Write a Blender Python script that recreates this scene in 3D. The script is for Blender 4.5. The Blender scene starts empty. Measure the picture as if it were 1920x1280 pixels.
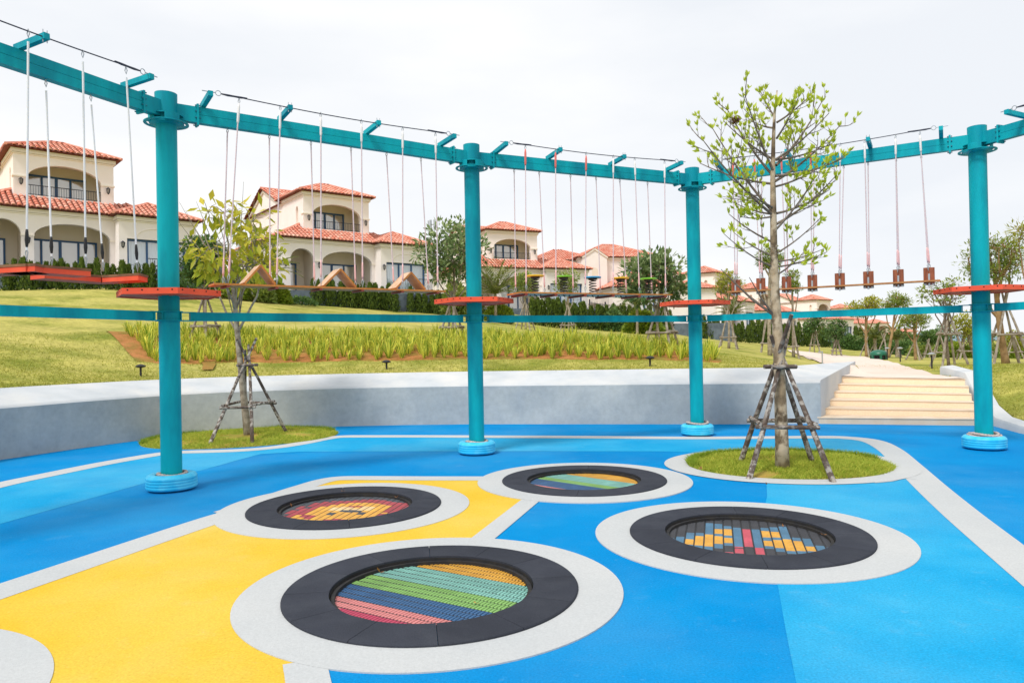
import bpy, math, random
from math import sin, cos, pi, radians, atan2, hypot, sqrt
from mathutils import Vector, Matrix, noise
from mathutils.geometry import tessellate_polygon
S = bpy.context.scene
COL = S.collection
R = random.Random(7)

# ---------------------------------------------------------------- camera
F_PX, PITCH, ROLL, EYE = 1353.6, .0075, .0188, 1.6
FW = Vector((0, cos(PITCH), sin(PITCH)))
UP0 = Vector((0, -sin(PITCH), cos(PITCH)))
RT = (Vector((1, 0, 0))*cos(ROLL) - UP0*sin(ROLL)).normalized()
UP = (UP0*cos(ROLL) + Vector((1, 0, 0))*sin(ROLL)).normalized()
cam = bpy.data.cameras.new('camera')
camo = bpy.data.objects.new('camera', cam)
COL.objects.link(camo)
m = Matrix((RT, UP, -FW)).transposed().to_4x4()
m.translation = (0, 0, EYE)
camo.matrix_world = m
cam.sensor_width = 36
cam.lens = F_PX/1920*36
cam.clip_start = .05
cam.clip_end = 9000
S.camera = camo

def proj(P):
    d = Vector(P) - Vector((0, 0, EYE)); z = d.dot(FW)
    return 960+F_PX*d.dot(RT)/z, 640-F_PX*d.dot(UP)/z
def ray(px, py):
    return (FW + RT*((px-960)/F_PX) + UP*((640-py)/F_PX))
def gnd(px, py, h=0):                       # where the sight line meets the level h
    r = ray(px, py); t = (h-EYE)/r.z
    return Vector((r.x*t, r.y*t, h))
def at(px, py, d):                          # a point at depth d
    r = ray(px, py); t = d/r.y
    return Vector((0, 0, EYE)) + r*t
def t_px(px, P, D, lo=-3, hi=8):            # how far along a line an x is seen
    P = Vector(P); D = Vector(D)
    f = lambda t: proj(P+D*t)[0]-px
    a, b = lo, hi
    for _ in range(50):
        c = (a+b)/2
        if (f(a) < 0) == (f(c) < 0): a = c
        else: b = c
    return (a+b)/2

# ---------------------------------------------------------------- world, sun, exposure
SUN_EL, SUN_AZ = radians(52), radians(215)          # azimuth clockwise from +Y
w = bpy.data.worlds.new('World'); S.world = w; w.use_nodes = True
nt = w.node_tree; N = nt.nodes; L = nt.links
for n in list(N): N.remove(n)
out = N.new('ShaderNodeOutputWorld'); bg = N.new('ShaderNodeBackground')
sky = N.new('ShaderNodeTexSky'); sky.sky_type = 'NISHITA'; sky.sun_disc = False
sky.sun_elevation = SUN_EL; sky.sun_rotation = SUN_AZ
tc = N.new('ShaderNodeTexCoord'); mp = N.new('ShaderNodeMapping'); mp.inputs['Scale'].default_value = (1.0, 1.0, 3.2)
mp.inputs['Location'].default_value = (.35, .1, .2)
n1 = N.new('ShaderNodeTexNoise'); n1.inputs['Scale'].default_value = 1.7; n1.inputs['Detail'].default_value = 7; n1.inputs['Roughness'].default_value = .5
cr = N.new('ShaderNodeValToRGB'); cr.color_ramp.elements[0].position = .36; cr.color_ramp.elements[1].position = .66
cr.color_ramp.elements[0].color = (.83, .86, .905, 1); cr.color_ramp.elements[1].color = (1, 1, 1.0, 1)
sc = N.new('ShaderNodeVectorMath'); sc.operation = 'SCALE'; sc.inputs['Scale'].default_value = 8.5
mx = N.new('ShaderNodeMix'); mx.data_type = 'RGBA'; mx.inputs[0].default_value = .97
bg.inputs['Strength'].default_value = .1
L.new(tc.outputs['Generated'], mp.inputs[0]); L.new(mp.outputs[0], n1.inputs['Vector']); L.new(n1.outputs['Fac'], cr.inputs[0])
L.new(cr.outputs[0], sc.inputs[0]); L.new(sky.outputs[0], mx.inputs[6]); L.new(sc.outputs[0], mx.inputs[7])
L.new(mx.outputs[2], bg.inputs[0]); L.new(bg.outputs[0], out.inputs[0])
sl = bpy.data.lights.new('sun', 'SUN'); sl.energy = 2.3; sl.angle = radians(14); sl.color = (1, .965, .91)
so = bpy.data.objects.new('sun', sl); COL.objects.link(so)
sd = Vector((sin(SUN_AZ)*cos(SUN_EL), cos(SUN_AZ)*cos(SUN_EL), sin(SUN_EL)))
so.rotation_euler = sd.to_track_quat('Z', 'Y').to_euler()
S.view_settings.view_transform = 'Standard'; S.view_settings.look = 'None'
S.view_settings.gamma = 1; S.view_settings.exposure = .34; S.view_settings.use_curve_mapping = False
S.render.resolution_x = 1024; S.render.resolution_y = 682

# ---------------------------------------------------------------- mesh helpers
ORG = {}
def tag(o, label=None, cat=None, group=None, kind=None):
    if label: o['label'] = label
    if cat: o['category'] = cat
    if group: o['group'] = group
    if kind: o['kind'] = kind
    return o
def thing(name, label, cat, loc=(0, 0, 0), group=None, rz=0):
    o = bpy.data.objects.new(name, None); COL.objects.link(o)
    o.location = loc; o.rotation_euler = (0, 0, rz); o.empty_display_size = .1
    ORG[o.name] = Vector(loc) if rz == 0 else Vector((0, 0, 0))
    return tag(o, label, cat, group)

class MB:
    def __init__(s): s.v = []; s.f = []; s.t = []; s.m = []
    def add(s, vs, fs, tint=.5, mi=0):
        b = len(s.v); s.v.extend([tuple(p) for p in vs])
        s.f.extend([tuple(i+b for i in f) for f in fs])
        s.t.extend([tint]*len(fs)); s.m.extend([mi]*len(fs)); return s
    def quad(s, a, b, c, d, tint=.5, mi=0): return s.add([a, b, c, d], [(0, 1, 2, 3)], tint, mi)
    def box(s, x0, x1, y0, y1, z0, z1, tint=.5, mi=0):
        return s.add([(x0,y0,z0),(x1,y0,z0),(x1,y1,z0),(x0,y1,z0),(x0,y0,z1),(x1,y0,z1),(x1,y1,z1),(x0,y1,z1)],
            [(0,3,2,1),(4,5,6,7),(0,1,5,4),(1,2,6,5),(2,3,7,6),(3,0,4,7)], tint, mi)
    def bar(s, p, q, w, h, tint=.5, mi=0, up=(0, 0, 1)):        # box from p to q, w wide, h high
        p = Vector(p); q = Vector(q); d = (q-p).normalized(); u = Vector(up)
        r = d.cross(u)
        if r.length < 1e-4: r = d.cross(Vector((1, 0, 0)))
        r.normalize(); u = r.cross(d)
        vs = [c + r*(a*w/2) + u*(b*h/2) for c in (p, q) for a, b in ((-1,-1),(1,-1),(1,1),(-1,1))]
        return s.add(vs, [(0,1,2,3),(7,6,5,4),(0,4,5,1),(1,5,6,2),(2,6,7,3),(3,7,4,0)], tint, mi)
    def tube(s, pts, rad, n=8, caps=True, tint=.5, mi=0):
        pts = [Vector(p) for p in pts]
        if not hasattr(rad, '__len__'): rad = [rad]*len(pts)
        vs = []; fs = []; pr = None
        for i, p in enumerate(pts):
            d = (pts[min(i+1, len(pts)-1)]-pts[max(i-1, 0)]).normalized()
            if pr is None:
                pr = d.cross(Vector((0, 0, 1)))
                if pr.length < .05: pr = d.cross(Vector((1, 0, 0)))
            pr = (pr - d*pr.dot(d)).normalized(); q = d.cross(pr)
            for k in range(n):
                a = 2*pi*k/n; vs.append(p + pr*(cos(a)*rad[i]) + q*(sin(a)*rad[i]))
        for i in range(len(pts)-1):
            for k in range(n):
                a = i*n+k; b = i*n+(k+1) % n; fs.append((a, b, b+n, a+n))
        if caps: fs.append(tuple(range(n-1, -1, -1))); fs.append(tuple(range((len(pts)-1)*n, len(pts)*n)))
        return s.add(vs, fs, tint, mi)
    def lathe(s, prof, c=(0, 0, 0), n=32, closed=False, a0=0, a1=2*pi, tint=.5, mi=0):
        full = abs(a1-a0-2*pi) < 1e-6; m_ = n if full else n+1; k = len(prof); vs = []; fs = []
        for i in range(m_):
            a = a0+(a1-a0)*i/n
            vs += [(c[0]+r*cos(a), c[1]+r*sin(a), c[2]+z) for r, z in prof]
        for i in range(n):
            j = (i+1) % m_
            for q in range(k if closed else k-1):
                q2 = (q+1) % k; fs.append((i*k+q, j*k+q, j*k+q2, i*k+q2))
        if closed and not full: fs.append(tuple(range(k-1, -1, -1))); fs.append(tuple(range((m_-1)*k, m_*k)))
        return s.add(vs, fs, tint, mi)
    def poly(s, loops, z=0, fn=None, tint=.5, mi=0):            # flat polygon with holes
        L3 = [[Vector((p[0], p[1], 0)) for p in l] for l in loops]
        flat = [p for l in L3 for p in l]
        tr = tessellate_polygon(L3)
        fs = []
        for a, b, c in tr:
            A, B, C = flat[a], flat[b], flat[c]
            cr_ = (B-A).cross(C-A).z
            if abs(cr_) < 1e-10: continue
            fs.append((a, b, c) if cr_ > 0 else (a, c, b))
        vs = [fn(p.x, p.y) if fn else (p.x, p.y, z) for p in flat]
        return s.add(vs, fs, tint, mi)
    def build(s, name, mat, parent=None, origin=None, smooth=False, kind=None, xf=None):
        me = bpy.data.meshes.new(name)
        og = ORG[parent.name] if parent is not None else Vector(origin or (0, 0, 0))
        ox, oy, oz = og
        me.from_pydata([(x-ox, y-oy, z-oz) for x, y, z in s.v], [], s.f)
        for mm in (mat if isinstance(mat, (list, tuple)) else [mat]): me.materials.append(mm)
        me.polygons.foreach_set('material_index', s.m)
        at_ = me.attributes.new('tint', 'FLOAT', 'FACE'); at_.data.foreach_set('value', s.t)
        if smooth: me.polygons.foreach_set('use_smooth', [True]*len(s.f))
        me.update()
        o = bpy.data.objects.new(name, me); COL.objects.link(o)
        if parent is not None: o.parent = parent; ORG[o.name] = og
        else: o.location = og; ORG[o.name] = og
        if kind: o['kind'] = kind
        return o
def smooth_by_angle(o, ang=40):
    me = o.data
    me.polygons.foreach_set('use_smooth', [True]*len(me.polygons))
    try: me.set_sharp_from_angle(angle=radians(ang))
    except Exception: pass
    return o
def copy_tree(o, parent=None):
    c = o.copy(); COL.objects.link(c)
    if parent: c.parent = parent
    for ch in o.children: copy_tree(ch, c)
    return c

# ---------------------------------------------------------------- materials
def lin(r, g, b, k=1.0):
    f = lambda c: (c/255/12.92 if c/255 < .04045 else ((c/255+.055)/1.055)**2.4)*k
    return (min(1, f(r)), min(1, f(g)), min(1, f(b)), 1)
def mat(name, c, rough=.7, c2=None, scale=8, detail=6, spread=(.35, .65), bump=0, bscale=None, bdist=.01, metal=0, spec=.5,
        tintc=None, trans=None, c3=None, scale3=1, obj=True, fine=None, objvar=0, stretch=(1, 1, 1), scuff=None):
    """c..c2 by noise, c3 by a broad second noise, tintc by the piece's own tint"""
    M = bpy.data.materials.new(name); M.use_nodes = True; T = M.node_tree; N = T.nodes; L = T.links
    b = N['Principled BSDF']; b.inputs['Roughness'].default_value = rough; b.inputs['Metallic'].default_value = metal
    b.inputs['Specular IOR Level'].default_value = spec
    tc = N.new('ShaderNodeTexCoord'); mp = N.new('ShaderNodeMapping'); mp.inputs['Scale'].default_value = stretch
    g = N.new('ShaderNodeNewGeometry')
    L.new(tc.outputs['Object'] if obj else g.outputs['Position'], mp.inputs[0]); vec = mp.outputs[0]
    cur = None
    def rgb(c):
        n = N.new('ShaderNodeRGB'); n.outputs[0].default_value = c; return n.outputs[0]
    def noise_(sc, det=detail, rg=.55):
        n = N.new('ShaderNodeTexNoise'); n.inputs['Scale'].default_value = sc; n.inputs['Detail'].default_value = det
        n.inputs['Roughness'].default_value = rg; L.new(vec, n.inputs['Vector']); return n.outputs['Fac']
    def mixc(f, a, b_):
        m_ = N.new('ShaderNodeMix'); m_.data_type = 'RGBA'; L.new(f, m_.inputs[0]); L.new(a, m_.inputs[6]); L.new(b_, m_.inputs[7]); return m_.outputs[2]
    def rng(f, lo, hi, a=0, b_=1):
        n = N.new('ShaderNodeMapRange'); n.inputs[1].default_value = lo; n.inputs[2].default_value = hi
        n.inputs[3].default_value = a; n.inputs[4].default_value = b_; L.new(f, n.inputs[0]); return n.outputs[0]
    cur = rgb(c)
    if c2: cur = mixc(rng(noise_(scale), *spread), cur, rgb(c2))
    if c3: cur = mixc(rng(noise_(scale3, 5), .45, .68), cur, rgb(c3))
    if scuff:
        for sc_, lo, hi, am in ((3.1, .60, .76, scuff[1]*.55), (31, .62, .72, scuff[1]*.9), (.35, .45, .6, scuff[1]*.4), (9, .64, .74, scuff[1]*.6)):
            cur = mixc(rng(noise_(sc_, 10, .62), lo, hi, 0, am), cur, rgb(scuff[0]))
    if tintc:
        a = N.new('ShaderNodeAttribute'); a.attribute_name = 'tint'; cur = mixc(a.outputs['Fac'], cur, rgb(tintc))
    if objvar:
        oi = N.new('ShaderNodeObjectInfo'); hs = N.new('ShaderNodeHueSaturation')
        L.new(rng(oi.outputs['Random'], 0, 1, 1-objvar, 1+objvar), hs.inputs['Value']); L.new(cur, hs.inputs['Color']); cur = hs.outputs[0]
    if fine:                                   # grains: (scale, strength)
        n = noise_(fine[0], 2, .7); hs = N.new('ShaderNodeHueSaturation')
        L.new(rng(n, .25, .75, 1-fine[1], 1+fine[1]), hs.inputs['Value']); L.new(cur, hs.inputs['Color']); cur = hs.outputs[0]
    L.new(cur, b.inputs['Base Color'])
    if bump:
        bn = N.new('ShaderNodeBump'); bn.inputs['Strength'].default_value = bump; bn.inputs['Distance'].default_value = bdist
        L.new(noise_(bscale or scale*4, 4, .6), bn.inputs['Height']); L.new(bn.outputs[0], b.inputs['Normal'])
    if trans:
        t = N.new('ShaderNodeBsdfTranslucent'); L.new(cur, t.inputs[0]); ms = N.new('ShaderNodeMixShader'); ms.inputs[0].default_value = trans
        L.new(b.outputs[0], ms.inputs[1]); L.new(t.outputs[0], ms.inputs[2]); L.new(ms.outputs[0], N['Material Output'].inputs[0])
    return M
K = .66
def rubber(name, c, c2, c3, gr=.17):
    return mat(name, lin(*c, K), .9, lin(*c2, K), scale=1.2, c3=lin(*c3, K), scale3=.55, bump=.5, bscale=160, bdist=.004, fine=(75, gr), spec=.06, obj=False, scuff=(lin(*[v+(235-v)*.55 for v in c3], K), .34))
M = {}
M['blue'] = rubber('blue_rubber', (0, 154, 230), (0, 161, 234), (0, 146, 222))
M['pale'] = rubber('pale_blue_rubber', (40, 184, 242), (26, 176, 238), (70, 196, 246))
M['yellow'] = rubber('yellow_rubber', (255, 213, 74), (253, 208, 64), (255, 220, 98))
M['grey'] = rubber('light_grey_rubber', (220, 223, 224), (214, 218, 220), (224, 226, 226), .09)
M['teal'] = mat('teal_paint', lin(0, 172, 184, .9), .55, lin(0, 162, 176, .9), scale=3, stretch=(1, 1, .25), bump=.05, bscale=40, spec=.16, c3=lin(0, 138, 158, .88), scale3=3, fine=(14, .06))
M['tealbolt'] = mat('teal_bolt', lin(0, 120, 140, .8), .4)
M['red'] = mat('red_paint', lin(244, 98, 66, .95), .6, lin(238, 92, 62, .95), scale=5, spec=.2, c3=lin(226, 84, 62, .92), scale3=2, bump=.1, bscale=60)
M['reddark'] = mat('dark_red_bar', lin(150, 62, 52, .8), .6)
M['hole'] = mat('dark_hole', lin(40, 20, 20), .9)
M['wood'] = mat('plank_wood', lin(205, 140, 80, .8), .6, lin(178, 115, 60, .8), scale=6, stretch=(1, 6, 6), bump=.15, bscale=30)
M['humpface'] = mat('hump_board_face', lin(232, 196, 166, .85), .6, lin(214, 168, 128, .85), scale=5, stretch=(1, 1, 3))
M['woodpale'] = mat('plank_underside', lin(215, 195, 175, .75), .7, lin(190, 165, 140, .75), scale=5)
M['plankedge'] = mat('plank_edge', lin(215, 140, 60, .85), .55, lin(190, 115, 45, .85), scale=9)
M['woodred'] = mat('block_wood', lin(176, 98, 62, .8), .55, lin(126, 62, 38, .8), scale=9, stretch=(3, 3, .5), bump=.2, bscale=40)
M['woodbrown'] = mat('deck_wood', lin(160, 110, 70, .8), .6, lin(120, 80, 50, .8), scale=7)
M['rope'] = mat('pink_white_rope', lin(228, 212, 214, .9), .8, lin(214, 190, 198, .9), scale=60)
M['ropew'] = mat('white_rope', lin(240, 240, 244, .95), .75)
M['ropeg'] = mat('grey_rope', lin(206, 192, 186, .9), .9, lin(170, 156, 150, .85), scale=40)
M['sleeve'] = mat('pink_sleeve', lin(240, 190, 190, .9), .6)
M['sleevew'] = mat('white_sleeve', lin(240, 236, 236, .9), .6)
M['sleever'] = mat('red_sleeve', lin(226, 110, 100, .9), .6)
M['black'] = mat('black_rubber', lin(38, 38, 42), .6, lin(28, 28, 30), scale=20)
M['steel'] = mat('dull_steel', lin(176, 180, 186), .4, metal=.6)
M['cable'] = mat('dark_cable', lin(45, 48, 66), .5)
M['tile'] = mat('black_rubber_tile', lin(51, 54, 62), .95, lin(56, 59, 68), scale=2.5, c3=lin(60, 63, 71), scale3=3.5, bump=.4, bscale=150, bdist=.002, fine=(150, .25), spec=.12, obj=False, objvar=.1)
M['pit'] = mat('pit_wall', lin(30, 30, 34), .8, lin(22, 22, 24), scale=14, c3=lin(44, 40, 34), scale3=9)
M['tyre'] = mat('blue_tyre_paint', lin(50, 196, 240, .92), .45, lin(38, 186, 232, .92), scale=4, spec=.3, c3=lin(90, 208, 242, .92), scale3=6, bump=.15, bscale=50)
def slatm(n, c):
    c = [v*.93+150*.07 for v in c] if max(c) > 90 else c
    return mat('slat_'+n, lin(*c, .66), .55, lin(c[0]*.93, c[1]*.93, c[2]*.93, .66), scale=3, fine=(60, .12), objvar=.05, c3=lin(min(255,c[0]*1.05+8), min(255,c[1]*1.05+8), min(255,c[2]*1.05+8), .66), scale3=5)
M['s_orange'] = slatm('orange', (246, 178, 52)); M['s_teal'] = slatm('teal', (136, 204, 190)); M['s_green'] = slatm('green', (140, 196, 98))
M['s_navy'] = slatm('navy', (40, 96, 150)); M['s_pink'] = slatm('pink', (236, 140, 138)); M['s_red'] = slatm('red', (178, 50, 64))
M['s_crimson'] = slatm('crimson', (206, 60, 96)); M['s_dark'] = slatm('dark', (62, 70, 80)); M['s_steel'] = slatm('steel_blue', (70, 124, 160)); M['s_cream'] = slatm('cream', (255, 214, 150)); M['s_rose'] = slatm('rose', (216, 76, 96))
M['s_black'] = slatm('black', (50, 52, 60))
M['conc'] = mat('grey_blue_render', lin(178, 184, 185, .82), .9, lin(170, 178, 183, .82), scale=3.2, c3=lin(204, 207, 204, .86), scale3=.5, fine=(9, .09), bump=.35, bscale=30, bdist=.01, obj=False, spread=(.3, .7), detail=9)
M['cope'] = mat('pale_coping_render', lin(222, 226, 230, .72), .9, lin(206, 212, 217, .72), scale=1.8, c3=lin(228, 228, 226, .74), scale3=1, bump=.3, bscale=35, bdist=.008, obj=False, detail=9)
M['tread'] = mat('pale_stone_tread', lin(248, 228, 204, .74), .85, lin(240, 214, 184, .74), scale=3, fine=(90, .08), obj=False)
M['riser'] = mat('washed_pebble_riser', lin(252, 230, 202, .93), .9, lin(246, 216, 180, .9), scale=60, c3=lin(249, 223, 190, .92), scale3=2, fine=(140, .14), obj=False)
M['path'] = mat('pink_beige_paving', lin(242, 226, 212, .78), .9, lin(236, 214, 198, .76), scale=.6, fine=(12, .05), obj=False)
# ---- lawn
M['lawn'] = mat('lawn', lin(204, 196, 104, .7), .95, lin(142, 154, 58, .64), scale=.7, c3=lin(214, 202, 118, .72), scale3=.22, bump=1, bscale=7, bdist=.08, fine=(5, .22), obj=False, spec=.1, detail=12, spread=(.42, .64))
M['soil'] = mat('orange_soil', lin(214, 146, 92, .7), .95, lin(182, 128, 72, .65), scale=3, c3=lin(160, 150, 70, .6), scale3=1.2, bump=.8, bscale=12, bdist=.05, obj=False, spec=.1)
M['blade'] = mat('grass_blade', lin(150, 166, 58, .74), .8, tintc=lin(206, 198, 96, .76), trans=.25, spec=.2)
M['bladeb'] = mat('fresh_grass_blade', lin(128, 164, 44, .84), .8, tintc=lin(214, 212, 92, .9), trans=.3, spec=.2)
M['iris'] = mat('iris_leaf', lin(112, 160, 38, .76), .6, tintc=lin(250, 244, 104, .94), trans=.4, spec=.3)
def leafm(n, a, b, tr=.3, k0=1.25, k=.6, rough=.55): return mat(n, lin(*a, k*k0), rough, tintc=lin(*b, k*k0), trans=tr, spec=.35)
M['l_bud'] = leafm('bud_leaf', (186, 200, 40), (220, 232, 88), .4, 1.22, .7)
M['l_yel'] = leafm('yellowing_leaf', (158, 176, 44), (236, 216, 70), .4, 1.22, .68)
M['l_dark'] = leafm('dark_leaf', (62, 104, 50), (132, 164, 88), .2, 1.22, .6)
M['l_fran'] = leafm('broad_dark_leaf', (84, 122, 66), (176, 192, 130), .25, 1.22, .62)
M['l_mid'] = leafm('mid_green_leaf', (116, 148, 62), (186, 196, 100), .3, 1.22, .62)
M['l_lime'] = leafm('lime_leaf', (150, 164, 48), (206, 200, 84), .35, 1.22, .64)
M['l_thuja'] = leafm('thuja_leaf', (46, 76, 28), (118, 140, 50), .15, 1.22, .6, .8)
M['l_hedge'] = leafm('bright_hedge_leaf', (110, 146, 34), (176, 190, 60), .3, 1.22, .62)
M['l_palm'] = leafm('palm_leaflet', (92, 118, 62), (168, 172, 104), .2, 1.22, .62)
M['bark'] = mat('mottled_bark', lin(206, 188, 162, .8), .9, lin(108, 90, 68, .66), scale=7, c3=lin(186, 162, 128, .8), scale3=3, bump=.5, bscale=30, spread=(.44, .56), stretch=(1, 1, .8))
M['twig'] = mat('dark_twig', lin(112, 96, 84, .7), .9, lin(150, 136, 120, .7), scale=12)
M['barkg'] = mat('grey_bark', lin(188, 176, 156, .8), .9, lin(136, 120, 100, .72), scale=10, bump=.4, bscale=30)
M['barktan'] = mat('tan_bark', lin(190, 156, 110, .7), .9, lin(150, 118, 80, .7), scale=7)
M['stake'] = mat('weathered_stake', lin(112, 98, 88, .7), .95, lin(196, 188, 178, .75), scale=14, spread=(.48, .58), bump=.5, bscale=40, c3=lin(84, 66, 54, .7), scale3=3)
M['stakeg'] = mat('pale_stake', lin(188, 178, 164, .72), .95, lin(142, 126, 110, .7), scale=8, bump=.4, bscale=30)
M['nest'] = mat('nest', lin(130, 84, 56, .7), .95)
# ---- houses
M['wall'] = mat('cream_render', lin(249, 240, 234, .95), .9, lin(245, 235, 228, .95), scale=1.2, bump=.15, bscale=40)
M['trim'] = mat('cream_trim', lin(250, 240, 226, .92), .85)
M['inner'] = mat('loggia_render', lin(240, 226, 206, .94), .9)
M['roofbase'] = mat('roof_under', lin(150, 80, 60, .6), .9)  # shadow under and between the tiles is put into this darker colour
M['rtile'] = mat('terracotta', lin(216, 122, 98, .86), .85, lin(230, 148, 124, .88), scale=5, tintc=lin(242, 192, 172, .9), spec=.2)
M['frame'] = mat('blue_frame', lin(52, 96, 142, .8), .5)
M['curtain'] = mat('white_curtain', lin(228, 238, 240, .98), .9)
M['iron'] = mat('black_iron', lin(36, 40, 52), .5)
M['stone'] = mat('slate_stone', lin(128, 142, 158, .7), .8, lin(98, 110, 126, .7), scale=2.5, bump=.3, bscale=12)
M['lampglass'] = mat('lantern_glass', lin(190, 186, 178, .7), .3)
M['greenplastic'] = mat('green_plastic', lin(30, 110, 84, .8), .4)
M['hill'] = mat('hill', lin(150, 176, 196, .7), .95, lin(136, 164, 184, .7), scale=.004, obj=False)  # distance haze painted in as pale blue, no air is built
g = bpy.data.materials.new('window_glass'); g.use_nodes = True; T = g.node_tree
for n in list(T.nodes): T.nodes.remove(n)
o_ = T.nodes.new('ShaderNodeOutputMaterial'); a_ = T.nodes.new('ShaderNodeBsdfTransparent'); b_ = T.nodes.new('ShaderNodeBsdfGlossy'); x_ = T.nodes.new('ShaderNodeMixShader')
a_.inputs[0].default_value = (.95, .98, 1, 1); b_.inputs['Roughness'].default_value = .05; x_.inputs[0].default_value = .34
T.links.new(a_.outputs[0], x_.inputs[1]); T.links.new(b_.outputs[0], x_.inputs[2]); T.links.new(x_.outputs[0], o_.inputs[0])
M['glass'] = g

# ---------------------------------------------------------------- plan of the ground
wallf = [(-8.7, -9), (-8.7, 2), (-8.62, 6), (-8.35, 9)] + [tuple(gnd(x, y).xy) for x, y in
    ((0, 862), (75, 851), (150, 840), (225, 830), (300, 820.5), (360, 814.5), (420, 809.5), (480, 806), (540, 803), (640, 799), (760, 796.5), (890, 795), (1000, 795), (1100, 795), (1200, 795), (1300, 795), (1380, 795), (1460, 795))]
BL = gnd(1539, 794.3); BR = gnd(1830.6, 797.7); TH = .78
TL = gnd(1567, 706, TH); TR = gnd(1805.5, 710, TH)
curb = [((10.05, 17.0), (10.5, 17.2), .95), ((TR.x+.02, TR.y), (TR.x+.42, TR.y+.2), .90), ((9.12, 14.35), (9.52, 14.4), .56), ((8.86, 13.7), (9.2, 13.65), .3),
        ((8.70, 13.1), (9.0, 13.0), .15), ((8.45, 12.1), (8.72, 12.0), .12), ((8.3, 10.9), (8.58, 10.8), .12), ((8.6, 9.6), (8.86, 9.5), .12), ((9.4, 8), (9.68, 7.9), .12), ((9.8, 5), (10.1, 5), .12), ((9.9, -9), (10.2, -9), .12)]
def offs(i, pts):
    a = Vector(pts[max(i-1, 0)]); b = Vector(pts[min(i+1, len(pts)-1)]); d = (b-a).normalized()
    return Vector((-d.y, d.x))
wallb = []
for i, p in enumerate(wallf):
    n_ = offs(i, wallf); wallb.append(tuple(Vector(p)+n_*1.0))
sideback = (8.74, 18.4)
wallf.append(tuple(BL.xy)); wallb.append(sideback)
# inner edge of the terrain, as seen from the origin
inner = [(p, 1.03) for p in wallb[:-1]] + [(sideback, 1.0), ((8.9, 18.3), .74), ((TR.x+.1, TR.y-.05), .74)] + [(c[1], c[2]-.02) for c in curb] + [((10.2, -9), .05), ((0, -9.3), .05), ((-9.7, -9), .9)]
inner = [(Vector(p), h) for p, h in inner]
def inner_at(az):
    d = Vector((sin(az), cos(az))); best = None
    for i in range(len(inner)):
        (a, ha), (b, hb) = inner[i], inner[(i+1) % len(inner)]
        e = b-a; den = d.x*e.y-d.y*e.x
        if abs(den) < 1e-9: continue
        r = (a.x*e.y-a.y*e.x)/den; t = (a.x*d.y-a.y*d.x)/den
        if r > 0 and -1e-6 <= t <= 1+1e-6 and (best is None or r > best[0]): best = (r, ha+(hb-ha)*t)
    return best
def px_az(px): return atan2((px-960)/F_PX, 1)
cols = []
def colp(px, kn):
    s = (px-960)/F_PX; k = sqrt(1+s*s); cols.append((px_az(px), [(d*k, h) for d, h in kn]))
FAR = [(260, 2), (3000, -6)]
cols.append((-pi, [(12, .1), (14, .1), (20, .1), (40, .1), (60, .1), (260, 0), (3000, -6)]))
cols.append((radians(-135), [(15, 1.6), (18, 2), (24, 3), (40, 4), (50, 4), (260, 3), (3000, -6)]))
cols.append((radians(-90), [(12, 1.5), (16, 2.2), (22, 3.2), (30, 4.2), (38, 4.8), (260, 4), (3000, -6)]))
colp(-250, [(13, 1.6), (17, 2.4), (22, 3.4), (28, 4.5), (34, 5.0)]+FAR)
colp(0, [(15, 1.55), (19, 2.3), (25, 3.5), (31, 4.45), (38, 5.0)]+FAR)
colp(190, [(16.6, 1.45), (20.5, 2.25), (26, 3.3), (32, 4.5), (39, 5.0)]+FAR)
colp(320, [(17.4, 1.35), (21.5, 2.15), (27, 3.2), (34, 4.5), (41, 5.0)]+FAR)
colp(450, [(18.2, 1.33), (22, 2.1), (29, 3.2), (38, 4.5), (44, 5.0)]+FAR)
colp(570, [(18.4, 1.33), (22, 2.0), (30, 3.0), (41, 4.25), (47, 4.9)]+FAR)
colp(750, [(18.2, 1.33), (22, 1.95), (31, 2.85), (44, 3.85), (50, 4.6)]+FAR)
colp(890, [(18, 1.33), (22, 1.85), (32, 2.55), (47, 3.6), (53, 4.4)]+FAR)
colp(1050, [(17.8, 1.3), (21.5, 1.75), (33, 2.1), (53, 2.95), (59, 3.8)]+FAR)
colp(1240, [(17.5, 1.22), (20.5, 1.5), (33, 1.75), (60, 2.55), (67, 3.2), (260, 1), (3000, -6)])
colp(1340, [(17.2, 1.13), (20, 1.25), (33, 1.45), (66, 1.95), (76, 2.5), (260, .5), (3000, -6)])
colp(1480, [(17.4, 1.0), (20.5, .98), (33, 1.05), (80, 1.2), (92, 1.6), (260, -1), (3000, -6)])
colp(1560, [(19.5, .74), (22, .75), (34, .76), (85, .8), (97, 1.0), (260, -2), (3000, -6)])
colp(1640, [(18.5, .73), (22, .74), (33, .75), (88, .2), (100, .2), (260, -4), (3000, -6)])
colp(1740, [(18.4, .74), (22, .76), (33, .68), (88, -.6), (100, -.8), (260, -5), (3000, -6)])
colp(1920, [(15.5, .8), (19, .9), (33, .6), (88, -1), (100, -1.2), (260, -5), (3000, -6)])
cols.append((radians(60), [(15, .7), (19, .8), (33, .5), (88, -1), (100, -1.2), (260, -5), (3000, -6)]))
cols.append((radians(90), [(13, .5), (17, .6), (33, .5), (88, -1), (100, -1), (260, -5), (3000, -6)]))
cols.append((pi, cols[0][1]))
def knots(az):
    for i in range(len(cols)-1):
        a, b = cols[i], cols[i+1]
        if a[0] <= az <= b[0]:
            t = (az-a[0])/(b[0]-a[0]); k = [(p[0]+(q[0]-p[0])*t, p[1]+(q[1]-p[1])*t) for p, q in zip(a[1], b[1])]
            break
    r0, h0 = inner_at(az)
    return [(r0, h0)] + [(max(r, r0+1.2+j), h) for j, (r, h) in enumerate(k)]
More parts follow.
